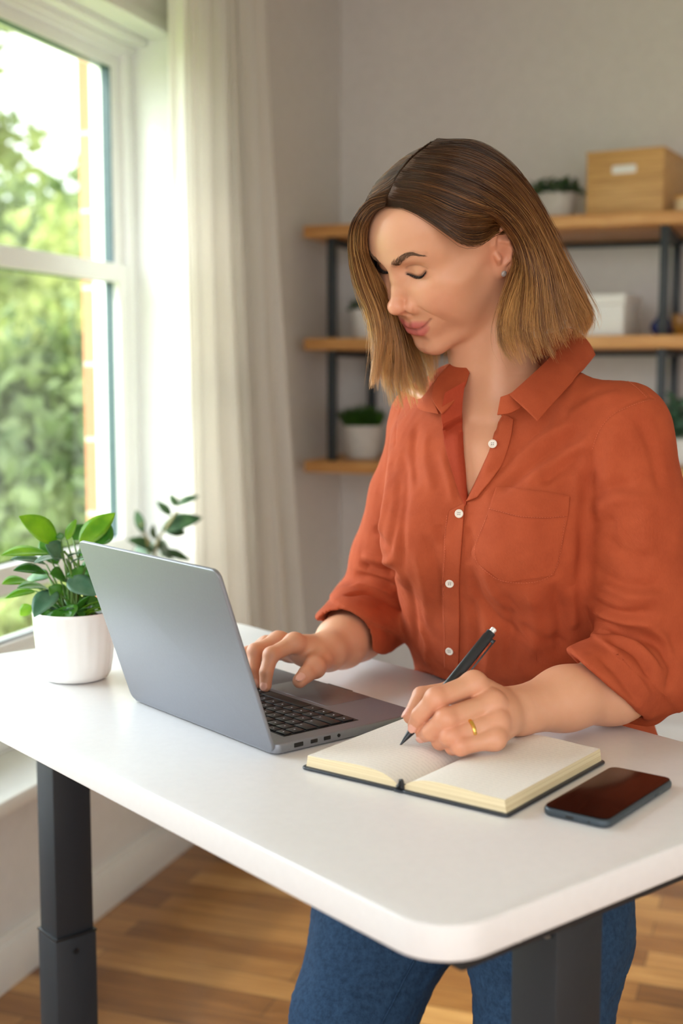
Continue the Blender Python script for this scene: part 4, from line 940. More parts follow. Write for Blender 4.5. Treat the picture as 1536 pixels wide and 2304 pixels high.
def make_hair(parent):
    objs = []; allP = []; allC = []
    for G, n, ncl, thick in ((NG, 7600, 200, .014), (FG, 6400, 170, .012)):
        g = guide_grid(G); k = len(G) - 1
        w0 = (NR.rand(ncl) * k); u = w0[NR.randint(0, ncl, n)]; cl = u.copy(); u = np.clip(u + NR.randn(n) * .10, 0, k - 1e-6)
        loose = NR.rand(n) < .07
        i = u.astype(int); fr = (u - i)[:, None, None]; P = g[i] * (1 - fr) + g[i + 1] * fr
        ic = np.clip(cl, 0, k - 1e-6).astype(int); fc = (np.clip(cl, 0, k - 1e-6) - ic)[:, None, None]; Pc = g[ic] * (1 - fc) + g[ic + 1] * fc
        t = np.linspace(0, 1, NS)[None, :, None]
        pull = .75 * t ** 2.2; P = P * (1 - pull) + Pc * pull                                   # locks gather towards their tips
        rr = np.random.RandomState(5); cd = rr.rand(4000); ci = (cl * 997 % 4000).astype(int)
        dep = (cd[ci] * .6 + NR.rand(n) * .4) ** 1.3 * thick; prof = np.minimum(1, t / .28) ** .8 * (1 - .25 * t)
        P = P + inward(P) * dep[:, None, None] * prof
        ph = cd[(ci + 77) % 4000] * 6.28; sidev = np.cross(np.gradient(P, axis=1), inward(P)); sidev /= np.linalg.norm(sidev, axis=2, keepdims=True) + 1e-9
        amp = .0060 * t ** 1.4; P = P + sidev * (amp * np.sin(ph[:, None, None] + t * 6)) + sidev * (NR.randn(n)[:, None, None] * (.0013 + .001 * t)) + NR.randn(n, 1, 3) * .0006
        P = P + inward(P) * (-.0012 * NR.rand(n)[:, None, None])
        P[loose] += (NR.randn(loose.sum(), 1, 3) * .007 - inward(P[loose]) * .006 * NR.rand(loose.sum(), 1, 1)) * (t ** 1.5)
        ln = 1 - .10 * cd[(ci + 53) % 4000] - .14 * NR.rand(n) ** 2; # uneven ends
        ts = np.linspace(0, 1, NS)[None, :] * ln[:, None] * (NS - 1); a = np.clip(ts.astype(int), 0, NS - 2); ff = (ts - a)[:, :, None]; R_ = np.arange(n)[:, None]; P = P[R_, a] * (1 - ff) + P[R_, a + 1] * ff
        clear = np.broadcast_to(.0015 + .0035 * np.minimum(1, t[..., 0] / .15) * (1 - dep[:, None] / thick * .6), P.shape[:2]); P = pushout(P, clear)
        tt = np.broadcast_to(t[..., 0], (n, NS)); tone = (cd[(ci + 31) % 4000] * .9 + NR.rand(n) * .6 - .25)[:, None]
        dark, mid, gold = lin(70, 46, 29), lin(140, 90, 50), lin(232, 176, 108)
        m1 = np.clip(tt * 1.9 + (tone - .5) * .9 - (.15 if G is NG else -.05), 0, 1)[..., None]; m2 = np.clip((tt - .45) * 1.7 + (tone - .6) * 1.1 + (.0 if G is NG else .25), 0, 1)[..., None]
        C = (dark * (1 - m1) + mid * m1) * (1 - m2) + gold * m2
        allP.append(P); allC.append(C)
        # under-layer: a closed shell just beneath the strands
    P = np.concatenate(allP); C = np.concatenate(allC); n = len(P)
    r = np.interp(np.linspace(0, 1, NS), [0, .1, .8, 1], [.00022, .00030, .00026, .00006])[None] * NR.uniform(.7, 1.2, n)[:, None]
    v, f = strands(P, r); o = from_np('hair', v, f, M_hair, parent); colattr(o.data, 'Col', np.repeat(C.reshape(-1, 3), 3, axis=0)); objs.append(o)
    rs = lambda G, f: np.array([spline(x, 80)[:int(80 * f)] for x in guide_grid(G)])
    def trim(G, f): return np.array([spline(x[:max(3, int(80 * f))], NS) for x in rs(G, 1.)])
    g = np.concatenate([trim(NG, .70), trim(FG[:4], .62), trim(FG[4:7], .34)]); g = g + inward(g) * .008 * np.minimum(1, np.linspace(0, 1, NS) / .2)[None, :, None]
    fine = np.array([spline(g[:, j], 90) for j in range(NS)]).transpose(1, 0, 2)
    fine = pushout(fine, np.full(fine.shape[:2], .0012)); a, b = fine.shape[:2]; idx = np.arange(a * b).reshape(a, b)
    F = np.stack([idx[:-1, :-1], idx[1:, :-1], idx[1:, 1:], idx[:-1, 1:]], -1).reshape(-1, 4)
    u = from_np('hair_underlayer', fine.reshape(-1, 3), F, M_under, o); md = u.modifiers.new('thickness', 'SOLIDIFY'); md.thickness = .002
    return objs
M_under = plain('under_hair', srgb(74, 50, 32), .7, bump=.3, bscale=700)
# ================================================================ BODY
def tleft(th): th = math.radians(th); return CR * math.cos(th) - FH * math.sin(th)
def sect(rows):
    Z = np.array([r[0] for r in rows]); C = []; U = []
    for z, px, d, th, A, B in rows:
        y = 838 + (CAMZ - z) / d * 2853; p = at(px, y, d); C.append(p[:2]); U.append(tleft(th)[:2])
    C, U = np.array(C), np.array(U); AB = np.array([[r[4], r[5]] for r in rows]); o = np.argsort(Z)
    Zd = np.linspace(Z.min(), Z.max(), 200); dens = []
    for arr in (C[:, 0], C[:, 1], U[:, 0], U[:, 1], AB[:, 0], AB[:, 1]):
        v = np.interp(Zd, Z[o], arr[o]); k = np.hanning(19); k /= k.sum(); dens.append(np.convolve(np.pad(v, 9, mode='edge'), k, 'valid'))
    return Zd, dens
def sec_frame(S_, z):
    Zd, d = S_; return [np.interp(z, Zd, a) for a in d]
def s_sect(P, S_, e=2.3):
    cx, cy, ux, uy, A, B = sec_frame(S_, P[:, 2]); dx, dy = P[:, 0] - cx, P[:, 1] - cy; u = dx * ux + dy * uy; v = dx * uy - dy * ux     # v: towards her front
    g = ((np.abs(u) / A) ** e + (np.abs(v) / B) ** e + 1e-12) ** (1 / e); d = (g - 1) * np.minimum(A, B)
    Zd = S_[0]; return smax(d, np.maximum(Zd[0] - P[:, 2], P[:, 2] - Zd[-1]), .02)
def TP(S_, z, u, v):
    cx, cy, ux, uy, A, B = [float(a) for a in sec_frame(S_, np.array([z]))[0:6]] if False else [float(a[0]) for a in sec_frame(S_, np.array([z]))]
    return V3(cx + u * ux + v * uy, cy + u * uy - v * ux, z)
TORSO = sect([(1.372, 1124, 1.665, 32, .050, .048), (1.345, 1128, 1.66, 32, .088, .056), (1.30, 1135, 1.655, 32, .155, .078), (1.22, 1133, 1.65, 32, .158, .098), (1.14, 1125, 1.66, 33, .143, .096),
              (1.06, 1130, 1.70, 38, .126, .088), (1.00, 1150, 1.75, 43, .128, .090), (.95, 1172, 1.80, 48, .150, .098), (.90, 1185, 1.81, 50, .166, .108), (.82, 1185, 1.81, 50, .176, .115), (.76, 1185, 1.80, 50, .165, .11)])
SHIRT = sect([(1.40, 1124, 1.665, 32, .066, .064), (1.350, 1128, 1.66, 32, .100, .070), (1.30, 1135, 1.655, 32, .160, .090), (1.22, 1133, 1.65, 32, .166, .108), (1.14, 1128, 1.66, 33, .155, .108),
              (1.06, 1136, 1.70, 38, .150, .108), (1.00, 1152, 1.745, 43, .158, .112), (.95, 1176, 1.795, 48, .176, .116), (.90, 1188, 1.81, 50, .192, .124), (.84, 1190, 1.81, 50, .208, .142), (.80, 1190, 1.81, 50, .214, .150)])
SJN, SJF = at(1404, 965, 1.555), at(962, 935, 1.775)
ELN, ELF = at(1466, 1515, 1.548), at(842, 1385, 1.875)
WRN, WRF = at(1166, 1600, 1.430), at(738, 1466, 1.700)
FMN, FMF = at(1375, 1550, 1.520), at(800, 1420, 1.80)
NK0, NK1 = h2w((0, -.028, -.045)), at(1122, 905, 1.652)
J = lambda L: [at(*p) for p in L]
# ---- hands: joint chains measured from the photo; the writing hand (her left) and the typing hand (her right)
WH = dict(index=(J([(1066, 1538, 1.385), (980, 1572, 1.362), (945, 1610, 1.375), (934, 1632, 1.384)]), [.0118, .0114, .0100, .0084]),
          middle=(J([(1108, 1582, 1.378), (1003, 1617, 1.352), (970, 1646, 1.366), (953, 1653, 1.384)]), [.0120, .0116, .0102, .0086]),
          ring=(J([(1116, 1624, 1.368), (1014, 1655, 1.350), (990, 1668, 1.372), (1008, 1668, 1.388)]), [.0116, .0110, .0096, .0084]),
          little=(J([(1112, 1662, 1.356), (1036, 1678, 1.347), (1018, 1681, 1.362), (1034, 1680, 1.376)]), [.0106, .0098, .0086, .0076]),
          thumb=(J([(1110, 1582, 1.425), (1022, 1556, 1.432), (948, 1566, 1.424), (924, 1612, 1.408)]), [.0140, .0125, .0108, .0088]))
TH = dict(index=(J([(662, 1446, 1.655), (610, 1474, 1.628), (599, 1512, 1.620), (597, 1543, 1.620)]), [.0112, .0100, .0090, .0078]),
          middle=(J([(626, 1443, 1.682), (574, 1466, 1.662), (570, 1507, 1.652), (579, 1535, 1.650)]), [.0114, .0102, .0090, .0080]),
          ring=(J([(600, 1452, 1.708), (556, 1472, 1.700), (556, 1506, 1.690), (566, 1524, 1.688)]), [.0108, .0096, .0086, .0076]),
          little=(J([(592, 1466, 1.732), (556, 1484, 1.735), (556, 1506, 1.728), (564, 1516, 1.724)]), [.0098, .0086, .0078, .0070]),
          thumb=(J([(722, 1482, 1.672), (708, 1501, 1.640), (690, 1516, 1.626), (674, 1532, 1.618)]), [.0145, .0128, .0112, .0094]))
NAILS = []
def nail(c, n, ax, L=.0060, W=.0046): 
    n = np.array(n, float); n /= np.linalg.norm(n); ax = np.array(ax, float); ax -= n * (ax @ n); ax /= np.linalg.norm(ax); NAILS.append((np.array(c), n, ax, L, W))
def _mknails():
    for h, nm, nv in ((WH, 'index', -CF * .93 + CU * .25 - CR * .2), (WH, 'thumb', -CR * .75 - CF * .3 + CU * .2), (WH, 'middle', -CR * .4 - CF * .6 - CU * .5), (TH, 'index', -CF * .9 + CU * .3 - CR * .25), (TH, 'middle', -CF * .8 + CU * .3 - CR * .4), (TH, 'thumb', -CF * .75 + CU * .65 + CR * .1)):
        P_, r_ = h[nm]; ax = P_[3] - P_[2]; ax /= np.linalg.norm(ax); n = nv - ax * (nv @ ax); n /= np.linalg.norm(n); nail(P_[3] + n * (r_[3] - .0004) + ax * .001, n, ax, .0072 if nm == 'thumb' else .0062, .0056 if nm == 'thumb' else .0047)
_mknails()
def hand_sdf(p, H, wr, pal):
    fs = None
    for nm, (P_, r_) in H.items():
        c = s_cone(p, P_[0], P_[1], r_[0], r_[1]); c = smin(c, s_cone(p, P_[1], P_[2], r_[1] * .97, r_[2]), .002); c = smin(c, s_cone(p, P_[2], P_[3], r_[2] * .98, r_[3]), .002)
        c = smin(c, s_ball(p, P_[1], r_[1] * 1.07), .004)
        fs = c if fs is None else smin(fs, c, .0016)
    pm = None
    for nm in ('index', 'middle', 'ring', 'little'):
        P_, r_ = H[nm]; c = s_cone(p, wr, P_[0], .0165, r_[0] * 1.08); pm = c if pm is None else smin(pm, c, .012)
    pm = smin(pm, s_cone(p, wr, H['thumb'][0][0], .018, .0155), .012); pm = smin(pm, s_cone(p, H['thumb'][0][0], H['thumb'][0][1], .0150, .0125), .012)
    for c_, r_ in pal: pm = smin(pm, s_ball(p, c_, r_), .014)
    for nm in ('index', 'middle', 'ring', 'little'): pm = smin(pm, s_ball(p, H[nm][0][0], H[nm][1][0] * 1.12), .005)
    d = smin(pm, fs, .0075)
    for c, n, ax, L, W in NAILS:
        m = np.linalg.norm(p - c, axis=1) < .02
        if m.any(): d = d.copy(); d[m] = smin(d[m], s_ell(p[m], c, (L, W, .0011), np.stack([ax, np.cross(n, ax), n], 1)), .0008)
    return d
PALW = [(at(1120, 1612, 1.395), .020), (at(1110, 1600, 1.412), .017), (at(1092, 1632, 1.392), .016)]
PALT = [(at(676, 1466, 1.680), .017), (at(700, 1470, 1.682), .017), (at(650, 1466, 1.700), .013)]
def arm_sdf(p):
    d = s_chain(p, [ELN, FMN, at(1270, 1572, 1.475), WRN], [.041, .0395, .0345, .0270], .02)
    d = smin(d, s_chain(p, [ELF, FMF, at(768, 1445, 1.745), WRF], [.041, .0400, .0330, .0255], .02), .01)
    d = np.minimum(d, s_chain(p, [SJN, (SJN + ELN) / 2, ELN], [.042, .042, .040], .02)); d = np.minimum(d, s_chain(p, [SJF + V3(.01, 0, -.012), (SJF + ELF) / 2 + V3(.012, 0, 0), ELF], [.034, .036, .038], .02))
    return d
def torso_sdf(p):
    d = s_sect(p, TORSO)
    for s in (-1, 1): d = smin(d, s_ell(p, TP(TORSO, 1.160, s * .068, .058), (.050, .044, .052)), .045)
    nk = s_cone(p, NK0, NK1, .0490, .0540); d = smin(d, nk, .035)
    d = smin(d, s_cone(p, NK1 + V3(0, 0, -.004), SJN + V3(0, 0, -.006), .032, .038), .04); d = smin(d, s_cone(p, NK1 + V3(0, 0, -.004), SJF + V3(0, 0, -.010), .032, .034), .04)
    # collar bones and the neck's front muscles
    for s in (-1, 1):
        d = smin(d, s_chain(p, [TP(TORSO, 1.318, s * .014, .060), TP(TORSO, 1.330, s * .06, .052), TP(TORSO, 1.350, s * .12, .030)], [.006, .0055, .006]), .016)
        d = smin(d, s_cone(p, h2w((-s * .055, -.020, -.030)), TP(TORSO, 1.322, s * .013, .052), .011, .007), .022)
    return d
def body_sdf(p):
    d = torso_sdf(p); d = smin(d, arm_sdf(p), .02)
    hl = w2h(p); near = np.linalg.norm(hl, axis=1) < .26
    if near.any(): d = d.copy(); d[near] = smin(d[near], head_sdf(hl[near]), .018)
    for H, wr, pal in ((WH, WRN, PALW), (TH, WRF, PALT)):
        m = np.linalg.norm(p - wr, axis=1) < .19
        if m.any(): d = d.copy(); d[m] = smin(d[m], hand_sdf(p[m], H, wr, pal), .012)
    return d
# ---- legs
LGN = J([(1288, 1720, 1.735), (1230, 2090, 1.680), (1220, 2330, 1.655)]) + [V3(-.01, 0, 0)]; LGN = LGN[:3] + [LGN[2] + V3(.02, .05, -.42)]
LGF = J([(1085, 1740, 1.86), (872, 2060, 1.80), (792, 2290, 1.735)]); LGF = LGF + [LGF[2] + V3(-.03, .08, -.36)]
def leg_sdf(p, x=0.): return np.minimum(s_chain(p, LGN, [.086 + x, .106 + x, .082 + x, .045 + x], .02), s_chain(p, LGF, [.084 + x, .100 + x, .078 + x, .045 + x], .02))
def lower_sdf(p): return smin(s_sect(p, TORSO), leg_sdf(p), .03)
def body_color(v):
    c = np.tile(SKIN * [1.0, .99, .98], (len(v), 1)); hl = w2h(v); w = np.clip((.20 - np.linalg.norm(hl - [0, .02, 0], axis=1)) / .05, 0, 1)[:, None]; c = c * (1 - w) + head_color(hl) * w
    def mixc(col, w): nonlocal c; c = c * (1 - w[:, None]) + np.array(col) * w[:, None]
    for H in (WH, TH):
        for nm, (P_, r_) in H.items():
            for k, a in ((0, .25), (1, .42), (2, .3), (3, .35)): mixc(lin(220, 126, 96), a * gs(np.linalg.norm(v - P_[k], axis=1), r_[k] * 1.35))
    for cc, n, ax, L, W in NAILS:
        q = v - cc; m = np.clip(1.15 - ((q @ ax) / L) ** 4 - ((q @ np.cross(n, ax)) / W) ** 4, 0, 1) * (q @ n > -.0013); m = np.clip(m * 4, 0, 1); mixc(lin(236, 178, 160), .8 * m)
    return c
def make_body(parent):
    vs, fs, n = [], [], 0
    def add(f, lo, hi, h, rl=2):
        nonlocal n; v, q = mesh_sdf(f, lo, hi, h); v = relax(v, q, rl); vs.append(v); fs.append(q + n); n += len(v)
    def clip(f, lo, hi): lo = np.array(lo); hi = np.array(hi); return lambda p: np.maximum(f(p), np.max(np.maximum(lo - p, p - hi), axis=1))
    lo = np.array([HO[0] - .17, HO[1] - .19, 1.13]); hi = np.array([HO[0] + .20, HO[1] + .20, HO[2] + .17]); add(clip(body_sdf, lo + .004, hi), lo, hi, .0015)
    for wr, el in ((WRN, FMN), (WRF, FMF)):
        H = WH if wr is WRN else TH; pts = np.array([wr, el, wr + (el - wr) * .1] + [q for P_, _ in H.values() for q in P_]); lo = pts.min(0) - .045; hi = pts.max(0) + .045
        e_ = el + (el - wr) * .12; dr = (el - wr) / np.linalg.norm(el - wr); add((lambda p, e_=e_, dr=dr: np.maximum(body_sdf(p), (p - e_) @ dr)), lo, hi, .00125)
    lo = np.array([-.75, 1.25, .05]); hi = np.array([.10, 2.10, 1.36])
    def rest(p):
        d = np.minimum(smin(torso_sdf(p), arm_sdf(p), .02), lower_sdf(p)) + .003
        for wr, el in ((WRN, FMN), (WRF, FMF)):
            dr = (el - wr) / np.linalg.norm(el - wr); m = ((p - el) @ dr < .0) & (s_cone(p, wr, el, .06, .06) < .02); d = np.where(m, .03, d)
        return d
    add(lambda p: rest(p) + .004 * (p[:, 2] < .95), lo, hi, .008, 1)
    v = np.concatenate(vs); o = from_np('body', v, np.concatenate(fs), M_skin, parent); colattr(o.data, 'Col', body_color(v)); return o
# ================================================================ CLOTHES
def pnoise(p, s, seed=0):
    r = np.random.RandomState(seed); o = np.zeros(len(p))
    for k in range(7):
        w = r.randn(3) * s * (1 + .35 * k); o += np.sin(p @ w + r.rand() * 6.28 + 1.4 * np.sin(p @ (r.randn(3) * s * .6))) / (1 + .5 * k)
    return o / 2.5
def plane3(a, b, side):
    """plane through pixels a, b (with depth) and the viewing direction; positive towards the pixel 'side'"""
    A, B, Sd = at(*a), at(*b), at(*side); n = np.cross(B - A, CF); n /= np.linalg.norm(n)
    if (Sd - A) @ n < 0: n = -n
    return A, n
SLN = J([(1396, 976, 1.562), (1426, 1150, 1.548), (1443, 1340, 1.543), (1462, 1500, 1.550)]); SLF = J([(972, 950, 1.778), (918, 1120, 1.80), (880, 1262, 1.84), (846, 1372, 1.872)])
CUN = plane3((1287, 1478, 1.51), (1432, 1606, 1.51), (1200, 1580, 1.5)); CUF = plane3((733, 1402, 1.80), (904, 1492, 1.80), (740, 1480, 1.8))
NECKP = (at(1130, 903, 1.545), None)
_bk = at(1296, 796, 1.66); _nn = np.cross(tleft(32), _bk - NECKP[0]); _nn /= np.linalg.norm(_nn); _nn = _nn if _nn[2] > 0 else -_nn
VPX = [(1046, 1134), (1078, 1070), (1104, 1005), (1121, 945), (1150, 885), (1190, 800), (1030, 800), (1034, 880), (1032, 960), (1037, 1040)]
VUZ = []
_Tl = tleft(32); _c0 = TP(SHIRT, 1.25, 0, 0)
def poly_sd(q, V):
    d = np.full(len(q), 1e9); s = np.ones(len(q)); n = len(V)
    for i in range(n):
        a, b = V[i], V[i - 1]; e = b - a; w = q - a; t = np.clip((w @ e) / (e @ e), 0, 1); bb = w - t[:, None] * e; d = np.minimum(d, (bb * bb).sum(1))
        c1 = q[:, 1] >= a[1]; c2 = q[:, 1] < b[1]; c3 = e[0] * w[:, 1] > e[1] * w[:, 0]; s = np.where((c1 & c2 & c3) | (~c1 & ~c2 & ~c3), -s, s)
    return s * np.sqrt(d)
def offdesk(p, d):
    q = p - DC; b = q @ DN; a = q @ DU; z = p[:, 2]; bx = np.maximum(np.maximum(b - .5745, .9165 - z), z - .9525); return smax(d, -bx, .006)
def shirt_sdf(p, open_=True):
    d = s_sect(p, SHIRT, 2.2)
    for s in (-1, 1): d = smin(d, s_ell(p, TP(SHIRT, 1.165, s * .068, .070), (.060, .052, .064)), .05)
    for s in (SJN, SJF): d = smin(d, s_cone(p, TP(SHIRT, 1.352, 0, 0), s + V3(0, 0, .002), .044, .046), .05)
    tn = s_chain(p, SLN, [.062, .064, .061, .058], .01); tf = s_chain(p, SLF, [.052, .055, .058, .058], .01)
    fa = FMN; cn = s_cone(p, SLN[3], at(1290, 1565, 1.49), .057, .052); cf = s_cone(p, SLF[3], at(780, 1440, 1.77), .056, .053)
    for cuff, (A, n), K in ((cn, CUN, 0), (cf, CUF, 1)):
        h = (p - A) @ n                                            # <0 inside the sleeve
        band1 = np.maximum(np.maximum(cuff - .0025, h), -.034 - h); band2 = np.maximum(np.maximum(cuff - .0065 - .003 * np.cos((h + .050) * 90), h + .036), -.075 - h)
        c = smin(smax(cuff + .002, h + .004, .012), smax(smax(cuff - .0035, h, .009), -.036 - h, .004), .004); c = smin(c, band2, .006)
        if K: tf = smin(tf, c, .012)
        else: tn = smin(tn, c, .012)
    tn = smin(tn, s_chain(p, J([(1405, 1590, 1.56), (1455, 1590, 1.575), (1490, 1530, 1.575)]), [.018, .024, .030]), .02)
    d = smin(d, np.minimum(tn, tf), .022)
    if open_:
        d = smax(d, -np.maximum(s_chain(p, [ELN, FMN, at(1270, 1572, 1.475), WRN], [.046, .0440, .0425, .04]), -((p - CUN[0]) @ CUN[1]) - .045), .003)
        d = smax(d, -np.maximum(s_chain(p, [ELF, FMF, at(768, 1445, 1.745), WRF], [.047, .0465, .0450, .04]), -((p - CUF[0]) @ CUF[1]) - .045), .003)
        cut = np.maximum((p - NECKP[0]) @ _nn, .060 - 9 * 0 - 1e9); d = smax(d, np.where(np.linalg.norm(p - NK1, axis=1) < .115, (p - NECKP[0]) @ _nn, -1.), .004)
        near = (p[:, 2] > 1.15) & (p[:, 2] < 1.46)
        if near.any():
            q = p[near]; u = (q - _c0) @ _Tl; nv = np.cross(_Tl, V3(0, 0, 1)); nv = -nv if nv @ FH > 0 else nv; v = (q - _c0) @ nv
            pr = np.maximum(poly_sd(np.stack([u, q[:, 2]], 1), VUZ), .0 - v); d = d.copy(); d[near] = smax(d[near], -pr, .002)
    return smax(offdesk(p, d), .800 - p[:, 2], .004)
FOLDS = [ # (polyline px, width mm, height mm)
 ([(1325, 955), (1255, 1005), (1180, 1062), (1100, 1125)], 7, -2.6), ([(1345, 985), (1260, 1035), (1175, 1085)], 8, 2.2), ([(1300, 945), (1220, 985), (1140, 1045)], 6, 1.6), ([(1322, 1010), (1250, 1062), (1215, 1090)], 6, -2.),
 ([(1255, 900), (1215, 965), (1150, 1030), (1100, 1075)], 6, -1.6), ([(1400, 880), (1330, 905), (1270, 945)], 7, 1.5),
 ([(1330, 1010), (1322, 1120), (1318, 1230), (1312, 1330)], 8, -4), ([(1300, 1050), (1298, 1150)], 8, 2.),
 ([(1060, 1270), (1078, 1340), (1125, 1400), (1180, 1440)], 7, -2.4), ([(1085, 1265), (1110, 1330), (1160, 1385)], 7, 1.8), ([(1060, 1340), (1072, 1420), (1068, 1520)], 6, -2.2), ([(1095, 1380), (1100, 1450), (1092, 1530)], 7, 2.0),
 ([(1140, 1330), (1150, 1420), (1140, 1520)], 7, -2.2), ([(1190, 1320), (1205, 1400), (1200, 1490)], 8, 2.4), ([(1240, 1310), (1262, 1390), (1255, 1480)], 8, -2.8), ([(1285, 1320), (1290, 1420)], 7, 2.0),
 ([(1165, 1400), (1230, 1440), (1280, 1450)], 6, -1.6), ([(1048, 1180), (1060, 1220), (1052, 1270)], 5, -1.5),
 ([(935, 950), (928, 1020), (938, 1100)], 6, -1.6), ([(960, 960), (958, 1040), (975, 1110)], 6, 1.2), ([(903, 1010), (908, 1100), (900, 1200), (905, 1300)], 7, -3), ([(960, 1200), (985, 1290), (990, 1400)], 7, -1.8), ([(930, 1230), (952, 1320), (965, 1420)], 7, 1.6),
 ([(915, 1290), (930, 1380), (935, 1470)], 7, -2), ([(990, 1010), (1010, 1080), (1020, 1140)], 5, 1.5), ([(940, 1400), (960, 1450), (955, 1500)], 6, 1.6), ([(985, 1180), (1000, 1230)], 6, -1.2),
 ([(1318, 1352), (1395, 1382), (1480, 1372)], 6, -3), ([(1325, 1372), (1400, 1400), (1495, 1400)], 5, 2.4), ([(1330, 1392), (1400, 1422), (1480, 1450), (1515, 1510)], 5, -3.2), ([(1345, 1405), (1430, 1450), (1490, 1520)], 5, 2.6),
 ([(1360, 1430), (1430, 1470), (1470, 1540)], 5, -3), ([(1330, 1418), (1390, 1425), (1440, 1440)], 4, -2), ([(1500, 1420), (1520, 1480), (1500, 1560)], 6, -2.6), ([(1440, 1400), (1500, 1440), (1530, 1500)], 5, 2.),
 ([(1325, 1115), (1380, 1092), (1430, 1085)], 6, -2), ([(1322, 1150), (1400, 1122), (1470, 1128)], 7, 1.8), ([(1320, 1185), (1390, 1170)], 6, -1.8), ([(1425, 925), (1462, 1000), (1490, 1120)], 7, -2.), ([(1385, 965), (1372, 1040), (1365, 1120)], 8, 1.6),
 ([(1350, 1200), (1410, 1250), (1470, 1260)], 8, -1.8), ([(1340, 1290), (1420, 1320), (1500, 1310)], 7, -2.2), ([(1340, 1310), (1420, 1342), (1500, 1340)], 6, 1.8), ([(1450, 1130), (1455, 1250)], 9, 1.8),
 ([(882, 1010), (872, 1110), (848, 1225)], 7, 1.8), ([(896, 1040), (890, 1140), (872, 1250)], 6, -2), ([(806, 1268), (850, 1284), (895, 1290)], 5, -3.4), ([(812, 1250), (855, 1262), (892, 1262)], 5, 2.4), ([(795, 1292), (845, 1304), (895, 1322)], 4, -3),
 ([(785, 1318), (840, 1320), (895, 1345)], 5, 2.2), ([(772, 1340), (830, 1334), (895, 1366)], 4, -2.8), ([(845, 1180), (860, 1220), (885, 1240)], 6, -1.6), ([(1345, 1470), (1400, 1530), (1440, 1590)], 5, -1.8), ([(1370, 1455), (1430, 1520), (1465, 1580)], 5, 1.8)]
SEAMS = [[(1466, 893), (1420, 905), (1382, 925), (1352, 960), (1335, 1010), (1325, 1080)], [(1337, 812), (1385, 832), (1430, 862), (1466, 893)], [(905, 905), (893, 950), (890, 1000)]]
def _vcut():
    ts = np.linspace(1.42, 1.75, 340)
    for x, y in VPX:
        L = np.array([at(x, y, t) for t in ts]); d = shirt_sdf(L, False); i = np.argmax(d < 0) if (d < 0).any() else int(np.argmin(d)); VUZ.append(((L[i] - _c0) @ _Tl, L[i][2]))
_vcut(); VUZ = np.array(VUZ)
